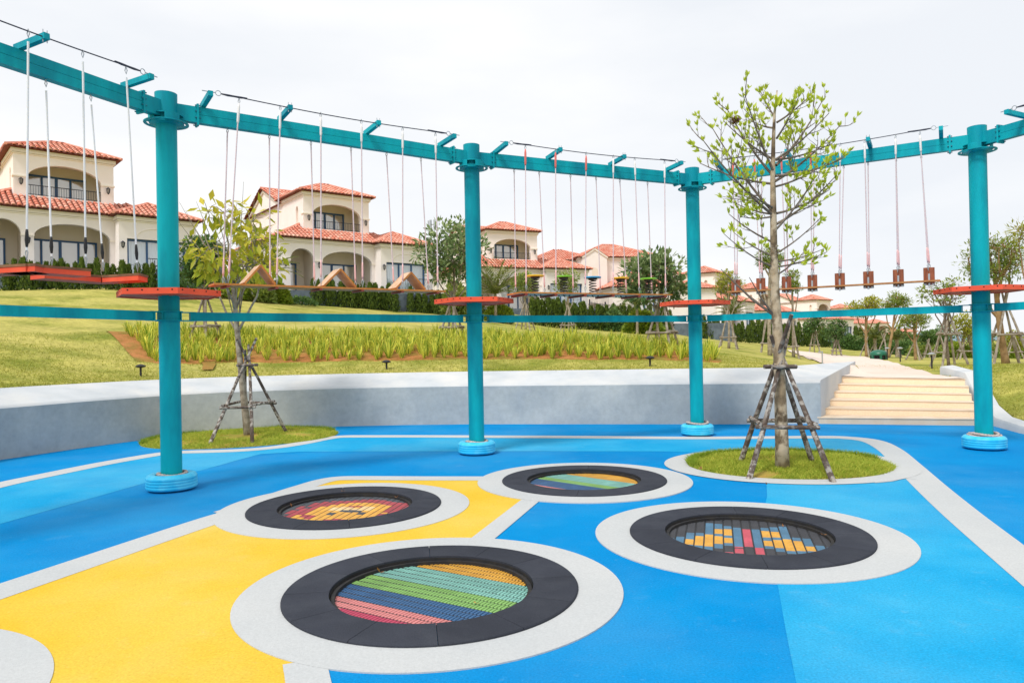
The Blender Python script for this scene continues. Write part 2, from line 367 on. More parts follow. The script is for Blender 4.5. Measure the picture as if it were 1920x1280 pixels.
def hgt(x, y):
    az = atan2(x, y); r = hypot(x, y); k = knots(az)
    if r <= k[0][0]: return k[0][1]
    for i in range(len(k)-1):
        if r <= k[i+1][0]:
            t = (r-k[i][0])/(k[i+1][0]-k[i][0])
            m0 = (k[i+1][1]-k[i-1][1])/(k[i+1][0]-k[i-1][0]) if i else (k[1][1]-k[0][1])/(k[1][0]-k[0][0])
            m1 = (k[i+2][1]-k[i][1])/(k[i+2][0]-k[i][0]) if i+2 < len(k) else 0
            dx = k[i+1][0]-k[i][0]; t2, t3 = t*t, t*t*t
            h = (2*t3-3*t2+1)*k[i][1]+(t3-2*t2+t)*dx*m0+(-2*t3+3*t2)*k[i+1][1]+(t3-t2)*dx*m1
            f = min(1, (r-k[0][0])/2)
            return h + f*.05*noise.noise(Vector((x*.5, y*.5, 0))) + f*.02*noise.noise(Vector((x*1.9, y*1.9, 3)))
    return k[-1][1]
def P3(x, y, dz=0): return Vector((x, y, hgt(x, y)+dz))
def on(px, d, dz=0):
    x = (px-960)/F_PX*d; return P3(x, d, dz)

azs = [radians(a) for a in range(-180, -60, 3)]
a = radians(-60)
while a < radians(60): azs.append(a); a += radians(.33)
azs += [radians(a) for a in range(60, 180, 3)]
mb = MB(); rows = None; NV = []
sub = [0, .12, .25, .37, .5, .62, .75, .87]
for az in azs:
    k = knots(az); rs = [k[0][0]*.5, k[0][0]-.01]
    rs_ = [k[0][0]]
    for i in range(len(k)-1):
        nsub = 8 if i < 4 else 6
        for j in range(1, nsub+1): rs_.append(k[i][0]+(k[i+1][0]-k[i][0])*(j/nsub)**(1 if i < 6 else 2))
    col_ = [(sin(az)*rs[0], cos(az)*rs[0], -.3), (sin(az)*rs[1], cos(az)*rs[1], -.3)]
    for r in rs_:
        x, y = sin(az)*r, cos(az)*r; col_.append((x, y, hgt(x*1.00001, y*1.00001)))
    NV.append(col_)
nr = len(NV[0]); vs = [p for c in NV for p in c] + [(0, 0, -.3)]; fs = []
for i in range(len(NV)):
    j = (i+1) % len(NV)
    for q in range(nr-1): fs.append((i*nr+q, i*nr+q+1, j*nr+q+1, j*nr+q))
    fs.append((len(vs)-1, i*nr, j*nr))
mb.add(vs, fs)
mb.build('lawn', M['lawn'], smooth=True, kind='structure')
for q_ in (): pass

# playground floor with the four pits cut out
RINGS = [(-.5599, 4.826), (1.9308, 6.0241), (.8195, 8.574), (-1.7281, 7.3866)]
R_OUT, R_TILE, R_MAT = 1.2587, .9677, .672
def circ(c, r, n=72, rev=False):
    l = [(c[0]+r*cos(2*pi*i/n), c[1]+r*sin(2*pi*i/n)) for i in range(n)]
    return l[::-1] if rev else l
bound = [(p[0]-.3 if i < 4 else p[0], p[1]+(0 if i < 4 else .25)) for i, p in enumerate(wallf[:-1])]
bound += [(BL.x+.1, BL.y+.25), (BR.x+.1, BR.y+.2)] + [((c[0][0]+c[1][0])/2, (c[0][1]+c[1][1])/2) for c in curb[3:]]
pits = [circ(c, R_MAT+.03, rev=True) for c in RINGS]
MB().poly([bound]+pits, 0).build('blue_ground', M['blue'], kind='structure')
def W(l): return [tuple(gnd(x, y).xy) for x, y in l]
def strip(name, px, wd, z, world=None, m='grey'):
    c = [Vector(p) for p in (world or W(px))]
    # resample smoothly
    pts = []
    for i in range(len(c)-1):
        p0, p1, p2, p3 = c[max(i-1, 0)], c[i], c[i+1], c[min(i+2, len(c)-1)]
        for j in range(6):
            t = j/6; pts.append(.5*((2*p1)+(p2-p0)*t+(2*p0-5*p1+4*p2-p3)*t*t+(3*p1-p0-3*p2+p3)*t**3))
    pts.append(c[-1]); b = MB(); vs = []
    for i, p in enumerate(pts):
        n_ = offs(i, pts); vs += [(*(p+n_*wd/2), z), (*(p-n_*wd/2), z)]
    b.add(vs, [(2*i, 2*i+1, 2*i+3, 2*i+2) for i in range(len(pts)-1)])
    return b.build(name, M[m], kind='structure')
backline = [(-260, 975), (-120, 940), (0, 909), (100, 888), (200, 868), (300, 851), (345, 847.5), (400, 846), (460, 843.5), (520, 838), (570, 830), (605, 823), (640, 818.5), (700, 818), (800, 818), (900, 818.5), (1100, 819.5), (1280, 821), (1400, 820.5), (1540, 819.5), (1590, 821), (1635, 827), (1668, 843), (1700, 871), (1745, 913), (1800, 961), (1860, 1010), (1930, 1066), (1990, 1114), (2100, 1205)]
# pale zones
zoneA = W(backline[:21]) + W([(1640, 832), (1668, 850), (1690, 872), (1676, 871), (1560, 862), (1400, 852), (1250, 846), (1000, 845.5), (800, 845.8), (560, 846.5), (488, 851), (447, 862), (376, 882), (276, 904), (150, 940), (0, 982), (-260, 1050)])
MB().poly([zoneA], .002).build('pale_blue_area', M['pale'], kind='structure')
c_ = RINGS[1]; s0_, s1_ = gnd(1439, 941).xy, gnd(1459, 1093).xy
angs = [atan2(q.y-c_[1], q.x-c_[0]) for q in (s0_, s1_)]
arcB = [(c_[0]+1.12*cos(angs[0]+(angs[1]-angs[0])*k/24), c_[1]+1.12*sin(angs[0]+(angs[1]-angs[0])*k/24)) for k in range(25)]
zoneB = W([(1437, 903), (1438.5, 930)]) + arcB + W([(1459, 1100), (1475, 1190), (1495, 1290), (1540, 1500), (2600, 1600), (2100, 1205), (1930, 1066), (1860, 1010), (1800, 961), (1745, 913), (1702, 878), (1600, 905)])
MB().poly([zoneB], .002).build('pale_blue_area', M['pale'], kind='structure')
def lineext(a, b, y): t = (y-a[1])/(b[1]-a[1]); return (a[0]+(b[0]-a[0])*t, y)
e0, e1 = W([(0, 1109), (400, 974)]); f0, f1 = W([(572, 1250), (578, 1280)])
yel = [(-6.2, -6), lineext(e0, e1, -3), e0, e1] + [RINGS[3]] + W([(560, 917), (600, 905), (628, 898), (660, 896.5), (760, 897), (905, 897)]) + [(RINGS[2][0]-.3, RINGS[2][1]-.2)] + W([(992, 940), (905, 1010)]) + [(RINGS[0][0], RINGS[0][1]), f0, (.4, -1), (.6, -6)]
# pits inside the yellow sheet: it starts from the centres of the rings, so cut their lobes by hand
def cut_inside(poly, c, r):      # replaces the corner at centre c by an arc around it
    out = []; n = len(poly)
    for i, p in enumerate(poly):
        if hypot(p[0]-c[0], p[1]-c[1]) < .6:
            a = Vector(poly[i-1])-Vector(c); b = Vector(poly[(i+1) % n])-Vector(c)
            a0 = atan2(a.y, a.x); a1 = atan2(b.y, b.x)
            cand = []
            for s_ in (1, -1):
                d = (a1-a0)*s_ % (2*pi)
                cand.append([(c[0]+r*cos(a0+s_*d*k/24), c[1]+r*sin(a0+s_*d*k/24)) for k in range(25)])
            out.append(('ARC', cand))
        else: out.append(p)
    return out
def expand(poly, picks):
    o = []; k = 0
    for p in poly:
        if p[0] == 'ARC': o += p[1][picks[k]]; k += 1
        else: o.append(p)
    return o
yp = yel
for c in (RINGS[3], RINGS[2], RINGS[0]):
    idx = [i for i, p in enumerate(yp) if p[0] != 'ARC' and hypot(p[0]-c[0], p[1]-c[1]) < .6]
    tmp = []
    for i, p in enumerate(yp):
        if i in idx:
            a = Vector(yp[i-1])-Vector(c); b = Vector(yp[(i+1) % len(yp)])-Vector(c)
            a0 = atan2(a.y, a.x); a1 = atan2(b.y, b.x); r_ = R_OUT-.12
            d = (a1-a0) % (2*pi)            # counter-clockwise sweep or the other
            # the yellow lies clockwise-inside: the arc must pass on the yellow side
            mid_ccw = a0+d/2; d2 = d-2*pi; mid_cw = a0+d2/2
            inside = Vector((-1.2, 5.9)) if c is not RINGS[2] else Vector((-.4, 7.9))
            if c is RINGS[0]: inside = Vector((-2.2, 4.9))
            v = (inside-Vector(c)).normalized()
            use = d if Vector((cos(mid_ccw), sin(mid_ccw))).dot(v) > Vector((cos(mid_cw), sin(mid_cw))).dot(v) else d2
            tmp += [(c[0]+r_*cos(a0+use*k/28), c[1]+r_*sin(a0+use*k/28)) for k in range(29)]
        else: tmp.append(p)
    yp = tmp
MB().poly([yp], .003).build('yellow_area', M['yellow'], kind='structure')
# the sliver of yellow behind the left ring
sl_ = W([(560, 917), (600, 905), (628, 898), (660, 896.5), (760, 897), (905, 897)])
c = RINGS[3]; arc = [(c[0]+(R_OUT-.1)*cos(radians(a)), c[1]+(R_OUT-.1)*sin(radians(a))) for a in range(-30, 130, 5)]
strip('marking_band', backline, .34, .005)
strip('marking_band', None, .33, .005, [lineext(e0, e1, -5), lineext(e0, e1, 0), e0, e1, tuple(gnd(455, 961).xy)])
strip('marking_band', [(420, 962), (480, 943), (540, 922), (575, 911), (605, 902), (632, 897.3), (665, 896.3), (720, 896.5), (800, 897), (905, 897.2), (960, 898)], .27, .0055)
strip('marking_band', [(1000, 934), (992, 940), (905, 1010), (895, 1018)], .2, .005)
strip('marking_band', None, .21, .005, [Vector(W([(570, 1240)])[0]), Vector(f0), Vector(f1), Vector((-.7, 2.6)), Vector((-.2, 1)), Vector((.3, -2))])
def ring(c, r0, r1, z, name='marking_ring', sc=(1, 1), rot=0):
    def el(r, k):
        a, b_ = r*sc[0], r*sc[1]; t = 2*pi*k/96
        x, y = a*cos(t), b_*sin(t); return (c[0]+x*cos(rot)-y*sin(rot), c[1]+x*sin(rot)+y*cos(rot), z)
    b = MB(); vs = []
    for k in range(96): vs += [el(r0, k), el(r1, k)]
    b.add(vs, [(2*k, 2*k+1, (2*k+3) % 192, (2*k+2) % 192) for k in range(96)])
    sk = [el(r1, k) for k in range(96)]; b.add(sk+[(x, y, -.002) for x, y, z_ in sk], [(k, (k+1) % 96, 96+(k+1) % 96, 96+k)[::-1] for k in range(96)])
    return b.build(name, M['grey'], kind='structure')
for i, c in enumerate(RINGS): ring(c, R_TILE-.02, R_OUT, .008 if i != 2 else .010)
ring((-3.45, 3.05), .02, 1.26, .008)
PL1 = (3.56, 9.42)
b = MB()
def planter(c, a, b_, rot, n=96, s=1.0):
    return [(c[0]+a*s*cos(2*pi*k/n)*cos(rot)-b_*s*sin(2*pi*k/n)*sin(rot), c[1]+a*s*cos(2*pi*k/n)*sin(rot)+b_*s*sin(2*pi*k/n)*cos(rot)) for k in range(n)]
o1 = planter(PL1, 1.58, 1.38, 0); i1 = planter(PL1, 1.28, 1.08, 0)
# the ring runs out into the border band on its right
b.add([(*p, .008) for p in o1]+[(*p, .008) for p in i1], [(k, (k+1) % 96, 96+(k+1) % 96, 96+k) for k in range(96)])
b.build('marking_ring', M['grey'], kind='structure')
MB().poly([W([(1640, 856), (1676, 868), (1700, 868), (1720, 900), (1699, 897), (1672, 903), (1640, 906), (1665, 880)])], .0068).build('marking_band', M['grey'], kind='structure')

# ---------------------------------------------------------------- retaining wall, stairs, curb, path
t = thing('retaining_wall', 'long curved grey-blue rendered retaining wall with pale sloping top behind the poles', 'wall', (0, 15.3, 0))
fb = MB(); cb = MB(); nst = len(wallf); fv = []; cv = []
def zt(i): return .83 if i > 2 else .83
for i in range(nst):
    f = Vector(wallf[i]); bk = Vector(wallb[i]); n_ = (bk-f).normalized()
    e = [f, f+n_*.015, f+n_*.03]
    fv += [(*f, -.15), (*(f+n_*.02), .4), (*(f+n_*.035), .79)]
    g_ = [(f+n_*.035, .79), (f+n_*.06, .825), (f+n_*.12, .845), (f+(bk-f)*.5, .955), (bk, 1.07), (bk+n_*.02, .2)]
    cv += [(*p, z) for p, z in g_]
fb.add(fv, [(3*i+j, 3*i+3+j, 3*i+4+j, 3*i+1+j) for i in range(nst-1) for j in range(2)])
cb.add(cv, [(6*i+j, 6*i+6+j, 6*i+7+j, 6*i+1+j) for i in range(nst-1) for j in range(5)])
q = (nst-1); last = [fv[3*q], fv[3*q+1], fv[3*q+2]]+[cv[6*q+j] for j in range(1, 6)]+[(cv[6*q+5][0], cv[6*q+5][1], -.1)]
cb.add(last, [tuple(range(len(last)))])
smooth_by_angle(fb.build('wall_face', M['conc'], t), 60); smooth_by_angle(cb.build('coping', M['cope'], t), 50)

t = thing('stone_steps', 'six pale beige steps with washed pebble risers climbing from the blue ground to the path', 'stairs', (7.3, 14, 0))
for i in range(6):
    a, b2 = i/5, (i+1)/5
    l0, r0 = BL.xy.lerp(TL.xy, a), BR.xy.lerp(TR.xy, a)
    l1, r1 = BL.xy.lerp(TL.xy, min(b2, 1.25)), BR.xy.lerp(TR.xy, min(b2, 1.25))
    z0, z1 = .13*i, .13*(i+1)
    if i: z0 -= .0
    st = MB(); d = (l1-l0).normalized()*.012
    ex = (r0-l0).normalized()*.06
    l0, r0, l1, r1 = l0-ex, r0+ex, l1-ex, r1+ex
    # riser body
    st.add([(*l0, z0-.02), (*r0, z0-.02), (*r0, z1-.022), (*l0, z1-.022)], [(0, 1, 2, 3)])
    s_ = st.build('step', M['riser'] if i else M['tread'], t)
    tr = MB(); lf, rf = l0-d, r0-d
    tr.add([(*lf, z1-.022), (*rf, z1-.022), (*rf, z1-.006), (*lf, z1-.006), (*(lf+d*.6), z1), (*(rf+d*.6), z1), (*r1, z1), (*l1, z1), (*(l0+d), z1-.022), (*(r0+d), z1-.022)],
           [(0, 1, 2, 3), (3, 2, 5, 4), (4, 5, 6, 7), (8, 9, 1, 0)])
    tr.build('tread', M['tread'], s_)
# path
pl = [(TL.x+.02, TL.y-.04), (TR.x+.0, TR.y-.04), (9.8, 16.7), (11.0, 19.6), (12.6, 23.4), (14.4, 28), (16.6, 33), (18.4, 38), (19, 42), (16.4, 43), (14.6, 38), (12.4, 31), (10.4, 23.5), (8.76, 18.5)]
pb = MB(); Lf = [pl[0]]+pl[:8:-1][:5]; Rt = pl[1:8]
Lc = [Vector(p) for p in (pl[0], pl[13], pl[12], pl[11], pl[10], pl[9])]; Rc = [Vector(p) for p in (pl[1], pl[2], pl[4], pl[6], pl[7], pl[8])]
def samp(c, u):
    u *= len(c)-1; i = min(int(u), len(c)-2); return c[i].lerp(c[i+1], u-i)
vs = []; nu, nw = 60, 8
for i in range(nu+1):
    l, r = samp(Lc, i/nu), samp(Rc, i/nu)
    for j in range(nw+1):
        p = l.lerp(r, j/nw); vs.append((p.x, p.y, max(min(hgt(p.x, p.y)+.03, .80 if i < 7 else 9), .782 if i < 12 else -9)))
pb.add(vs, [(i*(nw+1)+j, i*(nw+1)+j+1, (i+1)*(nw+1)+j+1, (i+1)*(nw+1)+j) for i in range(nu) for j in range(nw)])
pb.build('path', M['path'], smooth=True, kind='structure')
t = thing('low_side_wall', 'pale rendered low wall dropping beside the right end of the steps into a kerb', 'wall', (9, 13.5, 0))
cb = MB(); vs = []
for (a, b_, h) in curb:
    a = Vector(a); b_ = Vector(b_); n_ = (b_-a).normalized()
    vs += [(*a, -.2), (*(a+n_*.01), h-.05), (*(a+n_*.04), h), (*(b_-n_*.02), h+.02), (*b_, h-.02), (*b_, -.25)]
cb.add(vs, [(6*i+j, 6*i+6+j, 6*i+7+j, 6*i+1+j) for i in range(len(curb)-1) for j in range(5)]+[(5, 4, 3, 2, 1, 0)])
smooth_by_angle(cb.build('coping', M['cope'], t), 50)

# ---------------------------------------------------------------- grass blades
def blades(pts, hmin, hmax, wid, lean=.5, rnd=R, tint=(0, 1)):
    b = MB(); vs = b.v; fs = b.f
    for p in pts:
        a = rnd.random()*2*pi; h = rnd.uniform(hmin, hmax); w_ = wid*rnd.uniform(.7, 1.3)
        dx, dy = cos(a)*w_/2, sin(a)*w_/2; l = rnd.gauss(0, lean)*h; l2 = rnd.gauss(0, lean)*h
        k = len(vs); vs.append((p[0]-dx, p[1]-dy, p[2])); vs.append((p[0]+dx, p[1]+dy, p[2])); vs.append((p[0]+l, p[1]+l2, p[2]+h))
        fs.append((k, k+1, k+2)); b.t.append(rnd.uniform(*tint)); b.m.append(0)
    return b
def mound(c, a, b_, rot, hm, name, spots, seed, nbl, label):
    rr = random.Random(seed); mb = MB(); nr_, nn = 12, 64; vs = [(c[0], c[1], hm)]
    def pt(r, k_, extra=0):
        t_ = k_*2*pi; x, y = a*r*cos(t_), b_*r*sin(t_)
        X, Y = c[0]+x*cos(rot)-y*sin(rot), c[1]+x*sin(rot)+y*cos(rot)
        z = .004 + hm*(1-r**3)+.025*noise.noise(Vector((X*2, Y*2, 1)))*(1-r**6); return (X, Y, max(z, .0035)+extra)
    for i in range(1, nr_+1):
        for k_ in range(nn): vs.append(pt(i/nr_, k_/nn))
    fs = [(0, 1+k_, 1+(k_+1) % nn) for k_ in range(nn)]
    for i in range(nr_-1):
        for k_ in range(nn): fs.append((1+i*nn+k_, 1+(i+1)*nn+k_, 1+(i+1)*nn+(k_+1) % nn, 1+i*nn+(k_+1) % nn))
    vs2 = [pt(1, k_/nn) for k_ in range(nn)]+[(x, y, -.01) for x, y, z in [pt(1, k_/nn) for k_ in range(nn)]]
    mb.add(vs, fs); mb.add(vs2, [(k_, nn+k_, nn+(k_+1) % nn, (k_+1) % nn) for k_ in range(nn)])
    mb.build(name, M['mound'], kind='structure', smooth=True)
    pts = []
    while len(pts) < nbl:
        r = sqrt(rr.random())*1.0; k_ = rr.random(); p = pt(r, k_)
        if any(hypot(p[0]-s[0], (p[1]-s[1])) < s[2]*rr.uniform(.6, 1.2) for s in spots): continue
        if noise.noise(Vector((p[0]*1.3, p[1]*1.3, seed))) < -.35 and rr.random() < .6: continue
        pts.append(p)
    edge = [pt(rr.uniform(.93, 1.0), rr.uniform(0.02, .52)) for _ in range(nbl//5)]
    bb = blades(pts, .02, .055, .008, .8, rr); b2 = blades(edge, .05, .10, .009, .4, rr, (0, .4))
    bb.add(b2.v, b2.f); bb.t[-len(b2.f):] = b2.t
    tag(bb.build('grass', M['bladeb']), 'short grass on '+label, 'grass', kind='stuff')
M['mound'] = mat('turf', lin(150, 170, 60, .62), .95, lin(204, 194, 88, .66), scale=2.2, c3=lin(212, 148, 92, .6), scale3=1.1, bump=.8, bscale=25, bdist=.03, obj=False, spec=.1)
T1 = gnd(1467, 884); T2 = gnd(466, 822)
mound(PL1, 1.28, 1.08, 0, .05, 'planting_mound', [(T1.x-.35, T1.y-.3, .2)], 3, 34000, 'the round bed at the foot of the budding tree')
c2 = (gnd(275, 829)+gnd(628, 808))/2
mound((c2.x+.05, c2.y-.22), 1.72, 1.42, atan2(1.23, 3.14), .07, 'planting_mound', [(T2.x-.1, T2.y-.15, .45), (T2.x+.9, T2.y+.1, .35)], 5, 26000, 'the round bed beside the grey-blue wall')
# tufts on the near slope, stuff
rr = random.Random(11); pts = []
while len(pts) < 52000:
    az = px_az(rr.uniform(-60, 1990)); k = knots(az); r = k[0][0]-.02+rr.random()**1.4*7.5
    x, y = sin(az)*r, cos(az)*r
    if 7.2 < x < 11 and y < 24 and x < 7.7+(y-15)*.62+1.2: continue
    if noise.noise(Vector((x*.8, y*.8, 7))) < -.2 and rr.random() < .5: continue
    pts.append((x, y, hgt(x, y)-.005))
tag(blades(pts, .025, .06, .014, .9, rr, (.15, .85)).build('grass', M['blade']), 'short lawn grass on the slope above the retaining wall', 'grass', kind='stuff')

# ---------------------------------------------------------------- iris bed on orange soil
def bed_r(az, u):         # u 0..1 from the lower to the upper edge
    k = knots(az); return k[1][0]-.3+(k[2][0]+.6-k[1][0])*u
azl, azr = px_az(196), px_az(1352)
mb = MB(); vs = []; nu, nv = 150, 12
for i in range(nu+1):
    u = i/nu; az = azl+(azr-azl)*u
    for j in range(nv+1):
        v = j/nv
        tap = min(1, (1-u)*7+.25); tl = max(0, .16-u*1.2)
        r = bed_r(az+tl*(1-v)*.25*.6, v*tap+.05*noise.noise(Vector((u*30, j == 0, 0))))
        x, y = sin(az+.02*(1-v)*(u < .05)), cos(az); a_ = az+.036*(1-v)*max(0, 1-u*5)
        x, y = sin(a_)*r, cos(a_)*r; vs.append((x, y, hgt(x, y)+(.028 if 0 < j < nv else -.03)))
mb.add(vs, [(i*(nv+1)+j, i*(nv+1)+j+1, (i+1)*(nv+1)+j+1, (i+1)*(nv+1)+j)[::-1] for i in range(nu) for j in range(nv)])
mb.build('planting_bed', M['soil'], kind='structure', smooth=True)
def iris_mesh(seed, n=30):
    rr = random.Random(seed); b = MB()
    for i in range(n):
        a = rr.random()*2*pi; el = rr.uniform(.05, .8); h = rr.uniform(.2, .56); w_ = rr.uniform(.008, .014)
        d = Vector((cos(a), sin(a), 0)); s_ = Vector((-sin(a), cos(a), 0)); base = d*rr.uniform(0, .05); tn = rr.random()
        p0 = base; p1 = base+d*(sin(el)*h*.5)+Vector((0, 0, h*.55)); p2 = base+d*(sin(el)*h*1.05)+Vector((0, 0, h*(.95-el*.5)))
        b.add([p0-s_*w_, p0+s_*w_, p1+s_*w_*.9, p1-s_*w_*.9, p2], [(0, 1, 2, 3), (3, 2, 4)], tn)
    return b
irs = [iris_mesh(s) for s in range(8)]; proto = None; prot = []
spots = []
rr = random.Random(23)
while len(spots) < 640:
    u = rr.random(); az = azl+.02+(azr-azl-.03)*u; v = rr.uniform(.05, .97)
    if u > .93 and rr.random() < .7: continue
    if u < .5 and v < .3 and rr.random() < .5: continue
    az += .036*(1-v)*max(0, 1-u*5)
    r = bed_r(az, v); x, y = sin(az)*r, cos(az)*r
    if any((x-a)**2+(y-b_)**2 < .048 for a, b_ in spots): continue
    spots.append((x, y))
spots.sort(key=lambda p: hypot(*p))
stuff = MB()
for i, (x, y) in enumerate(spots):
    z = hgt(x, y)+.02; k = i % 8; a = rr.random()*6.28; s_ = rr.uniform(.65, 1.2)
    if i < 300:
        if i < 8: o = irs[k].build('iris_plant', M['iris']); prot.append(o)
        else: o = prot[k].copy(); COL.objects.link(o)
        o.location = (x, y, z); o.rotation_euler = (0, 0, a); o.scale = (s_, s_, s_)
        tag(o, 'young strap-leaved yellow-green plant in the orange soil bed above the wall', 'plant', 'strap-leaved plants in the soil bed')
    else:
        q_ = irs[k]; b0 = len(stuff.f)
        stuff.add([(x+s_*(p[0]*cos(a)-p[1]*sin(a)), y+s_*(p[0]*sin(a)+p[1]*cos(a)), z+p[2]*s_) for p in q_.v], q_.f); stuff.t[b0:] = q_.t
sp = [((x-960)/F_PX*d, d) for x, d in ((374, 18.2), (402, 18.3), (404, 17.5), (398, 16.7), (378, 16.6), (380, 17.3))]
MB().poly([sp], fn=lambda x, y: (x, y, hgt(x, y)+.035)).build('bare_soil', M['soil'], kind='structure')
tag(stuff.build('iris_plants', M['iris']), 'more strap-leaved plants at the upper back of the soil bed', 'plants', kind='stuff')

# ---------------------------------------------------------------- trampolines
def segs_in(c, r0, r1, n, a0, z0, z1, gap):
    out = []
    for i in range(n):
        b = MB(); s0 = a0+2*pi*i/n; s1 = a0+2*pi*(i+1)/n; g0 = gap/r1/2
        bv = .006
        b.lathe([(r0, z0), (r0, z1), (r0+.002, z1+.001), (r1-bv, z1+.001), (r1, z1-bv), (r1, z0)], c=(c[0], c[1], 0), n=8, closed=True, a0=s0+g0, a1=s1-g0)
        out.append(b)
    return out
def zpt(zx, zy, sc, ox, oy): return (ox+zx/sc, oy+zy/sc)
def inpoly(p, poly):
    c = False; j = len(poly)-1
    for i in range(len(poly)):
        if ((poly[i][1] > p[1]) != (poly[j][1] > p[1])) and p[0] < (poly[j][0]-poly[i][0])*(p[1]-poly[i][1])/(poly[j][1]-poly[i][1])+poly[i][0]: c = not c
        j = i
    return c
ZM = -.028
def tramp(c, ang, a0, colour, label, individual=0, pitch=.0268, colw=.0748, ntile=12):
    t = thing('trampoline', label, 'trampoline', (c[0], c[1], 0), 'in-ground round trampolines')
    for b in segs_in(c, R_MAT, R_TILE, ntile, a0, .0, .024, .004): b.build('rubber_tile', M['tile'], t)
    b = MB(); b.lathe([(R_MAT-.004, .012), (R_MAT-.004, -.2)], c=(c[0], c[1], 0), n=64); b.lathe([(R_MAT-.01, -.006), (R_MAT-.035, -.006), (R_MAT-.035, -.05)], c=(c[0], c[1], 0), n=64)
    b.build('pit_rim', M['pit'], t)
    b = MB(); b.add([(*p, -.06) for p in circ(c, R_MAT-.02, 48)], [tuple(range(48))]); b.build('pit_floor', M['pit'], t)
    U = Vector((cos(ang), sin(ang))); V = Vector((-sin(ang), cos(ang)))      # U across the slats' columns; V along them
    rad = R_MAT-.03; ncol = int(rad/colw)+1; allq = []
    for i in range(-ncol, ncol+1):
        u = i*colw
        if abs(u)-colw*.3 > rad: continue
        nv_ = int(rad/pitch)+1
        for j in range(-nv_, nv_+1):
            v = j*pitch + (pitch/2 if i % 2 else 0)
            ue = max(abs(u)-colw*.45, 0)
            um = abs(u)+colw*.43
            if v*v+um*um < rad*rad: u0, u1 = u-colw*.43, u+colw*.43
            else:
                if v*v >= rad*rad: continue
                lim = sqrt(rad*rad-v*v); u0, u1 = max(u-colw*.43, -lim), min(u+colw*.43, lim)
                if u1-u0 < .014: continue
            p = Vector(c)+U*((u0+u1)/2)+V*v; allq.append((p, u0-(u0+u1)/2, u1-(u0+u1)/2, i, v))
    allq.sort(key=lambda q: q[0].length)
    cache = {}; jm = {}; base = None
    def slat(b, p, u0, u1, z=ZM):
        h = pitch*.375; q = [p+U*u0-V*h, p+U*u1-V*h, p+U*u1+V*h, p+U*u0+V*h]; e = .003
        q2 = [p+U*(u0+e)-V*(h-e), p+U*(u1-e)-V*(h-e), p+U*(u1-e)+V*(h-e), p+U*(u0+e)+V*(h-e)]
        b.add([(*x, z-.012) for x in q]+[(*x, z-.003) for x in q]+[(*x, z) for x in q2], [(0,1,5,4),(1,2,6,5),(2,3,7,6),(3,0,4,7),(4,5,9,8),(5,6,10,9),(6,7,11,10),(7,4,8,11),(8,9,10,11)], R.random())
    for n_, (p, u0, u1, i, v) in enumerate(allq):
        m_ = colour(p, i, v)
        if n_ < individual:
            full = u1-u0 > colw*.85
            if full and m_ in cache: o = cache[m_].copy(); COL.objects.link(o); o.location = (p.x-c[0], p.y-c[1], 0); continue
            b = MB(); slat(b, Vector((0, 0)), u0, u1); b.v = [(x+c[0], y+c[1], z) for x, y, z in b.v]
            o = b.build('slat', M[m_], t); o.location = (p.x-c[0], p.y-c[1], 0)
            if full: cache[m_] = o
        else:
            slat(jm.setdefault(m_, MB()), p, u0, u1)
    if jm:
        b = MB(); ms = []
        for k, (m_, q) in enumerate(jm.items()): f0_ = len(b.f); b.add(q.v, q.f, .5, k); b.t[f0_:] = q.t; ms.append(M[m_])
        b.build('slats', ms, t, kind='stuff')
    # connecting wires between the slats
    wb = MB()
    for i in range(-ncol, ncol):
        u = (i+.5)*colw
        if abs(u) > rad-.01: continue
        l = sqrt(rad*rad-u*u); p = Vector(c)+U*u
        wb.bar((*(p-V*l), ZM-.007), (*(p+V*l), ZM-.004), .009, .006)
    wb.build('wires', M['black'], t, kind='stuff')
    return t
def ang_of(a, b):
    A, B = gnd(*a, ZM), gnd(*b, ZM); return atan2(B.y-A.y, B.x-A.x)
# striped mats: columns run along the stripes
def striped(edges_px):
    def make(ang, c):
        V = Vector((-sin(ang), cos(ang))); U = Vector((cos(ang), sin(ang)))
        us = sorted([(gnd(*p, ZM).xy-Vector(c)).dot(U) for p in edges_px])
        def f(p, i, v):
            u = (p-Vector(c)).dot(U)
            return ['s_crimson', 's_pink', 's_navy', 's_green', 's_teal', 's_orange'][sum(u > e for e in us)+5-len(us)]
        return f
    return make
a_str = ang_of((633, 1112), (884, 1166)) + pi/2       # normal of the stripe direction
c = RINGS[0]
edges = [(760, 1140), (800, 1130.5), (800, 1105), (840, 1088.5)]
edges = [(800, 1179), (800, 1148), (800, 1121), (800, 1095), (800, 1066.5)]
tramp(c, a_str, radians(8), striped(edges)(a_str, c), 'large round trampoline nearest the camera with pink, navy, green, teal and orange striped mat', individual=300)
c = RINGS[2]
def sc3(z): return zpt(z[0], z[1], 6.857, 960, 870)
a3 = ang_of(sc3((215, 235)), sc3((985, 352)))+pi/2
tramp(c, a3, radians(20), striped([sc3((900, 339)), sc3((900, 276)), sc3((900, 220)), sc3((900, 151))])(a3, c), 'small-looking farthest round trampoline with striped rainbow mat near the planted bed', individual=0)
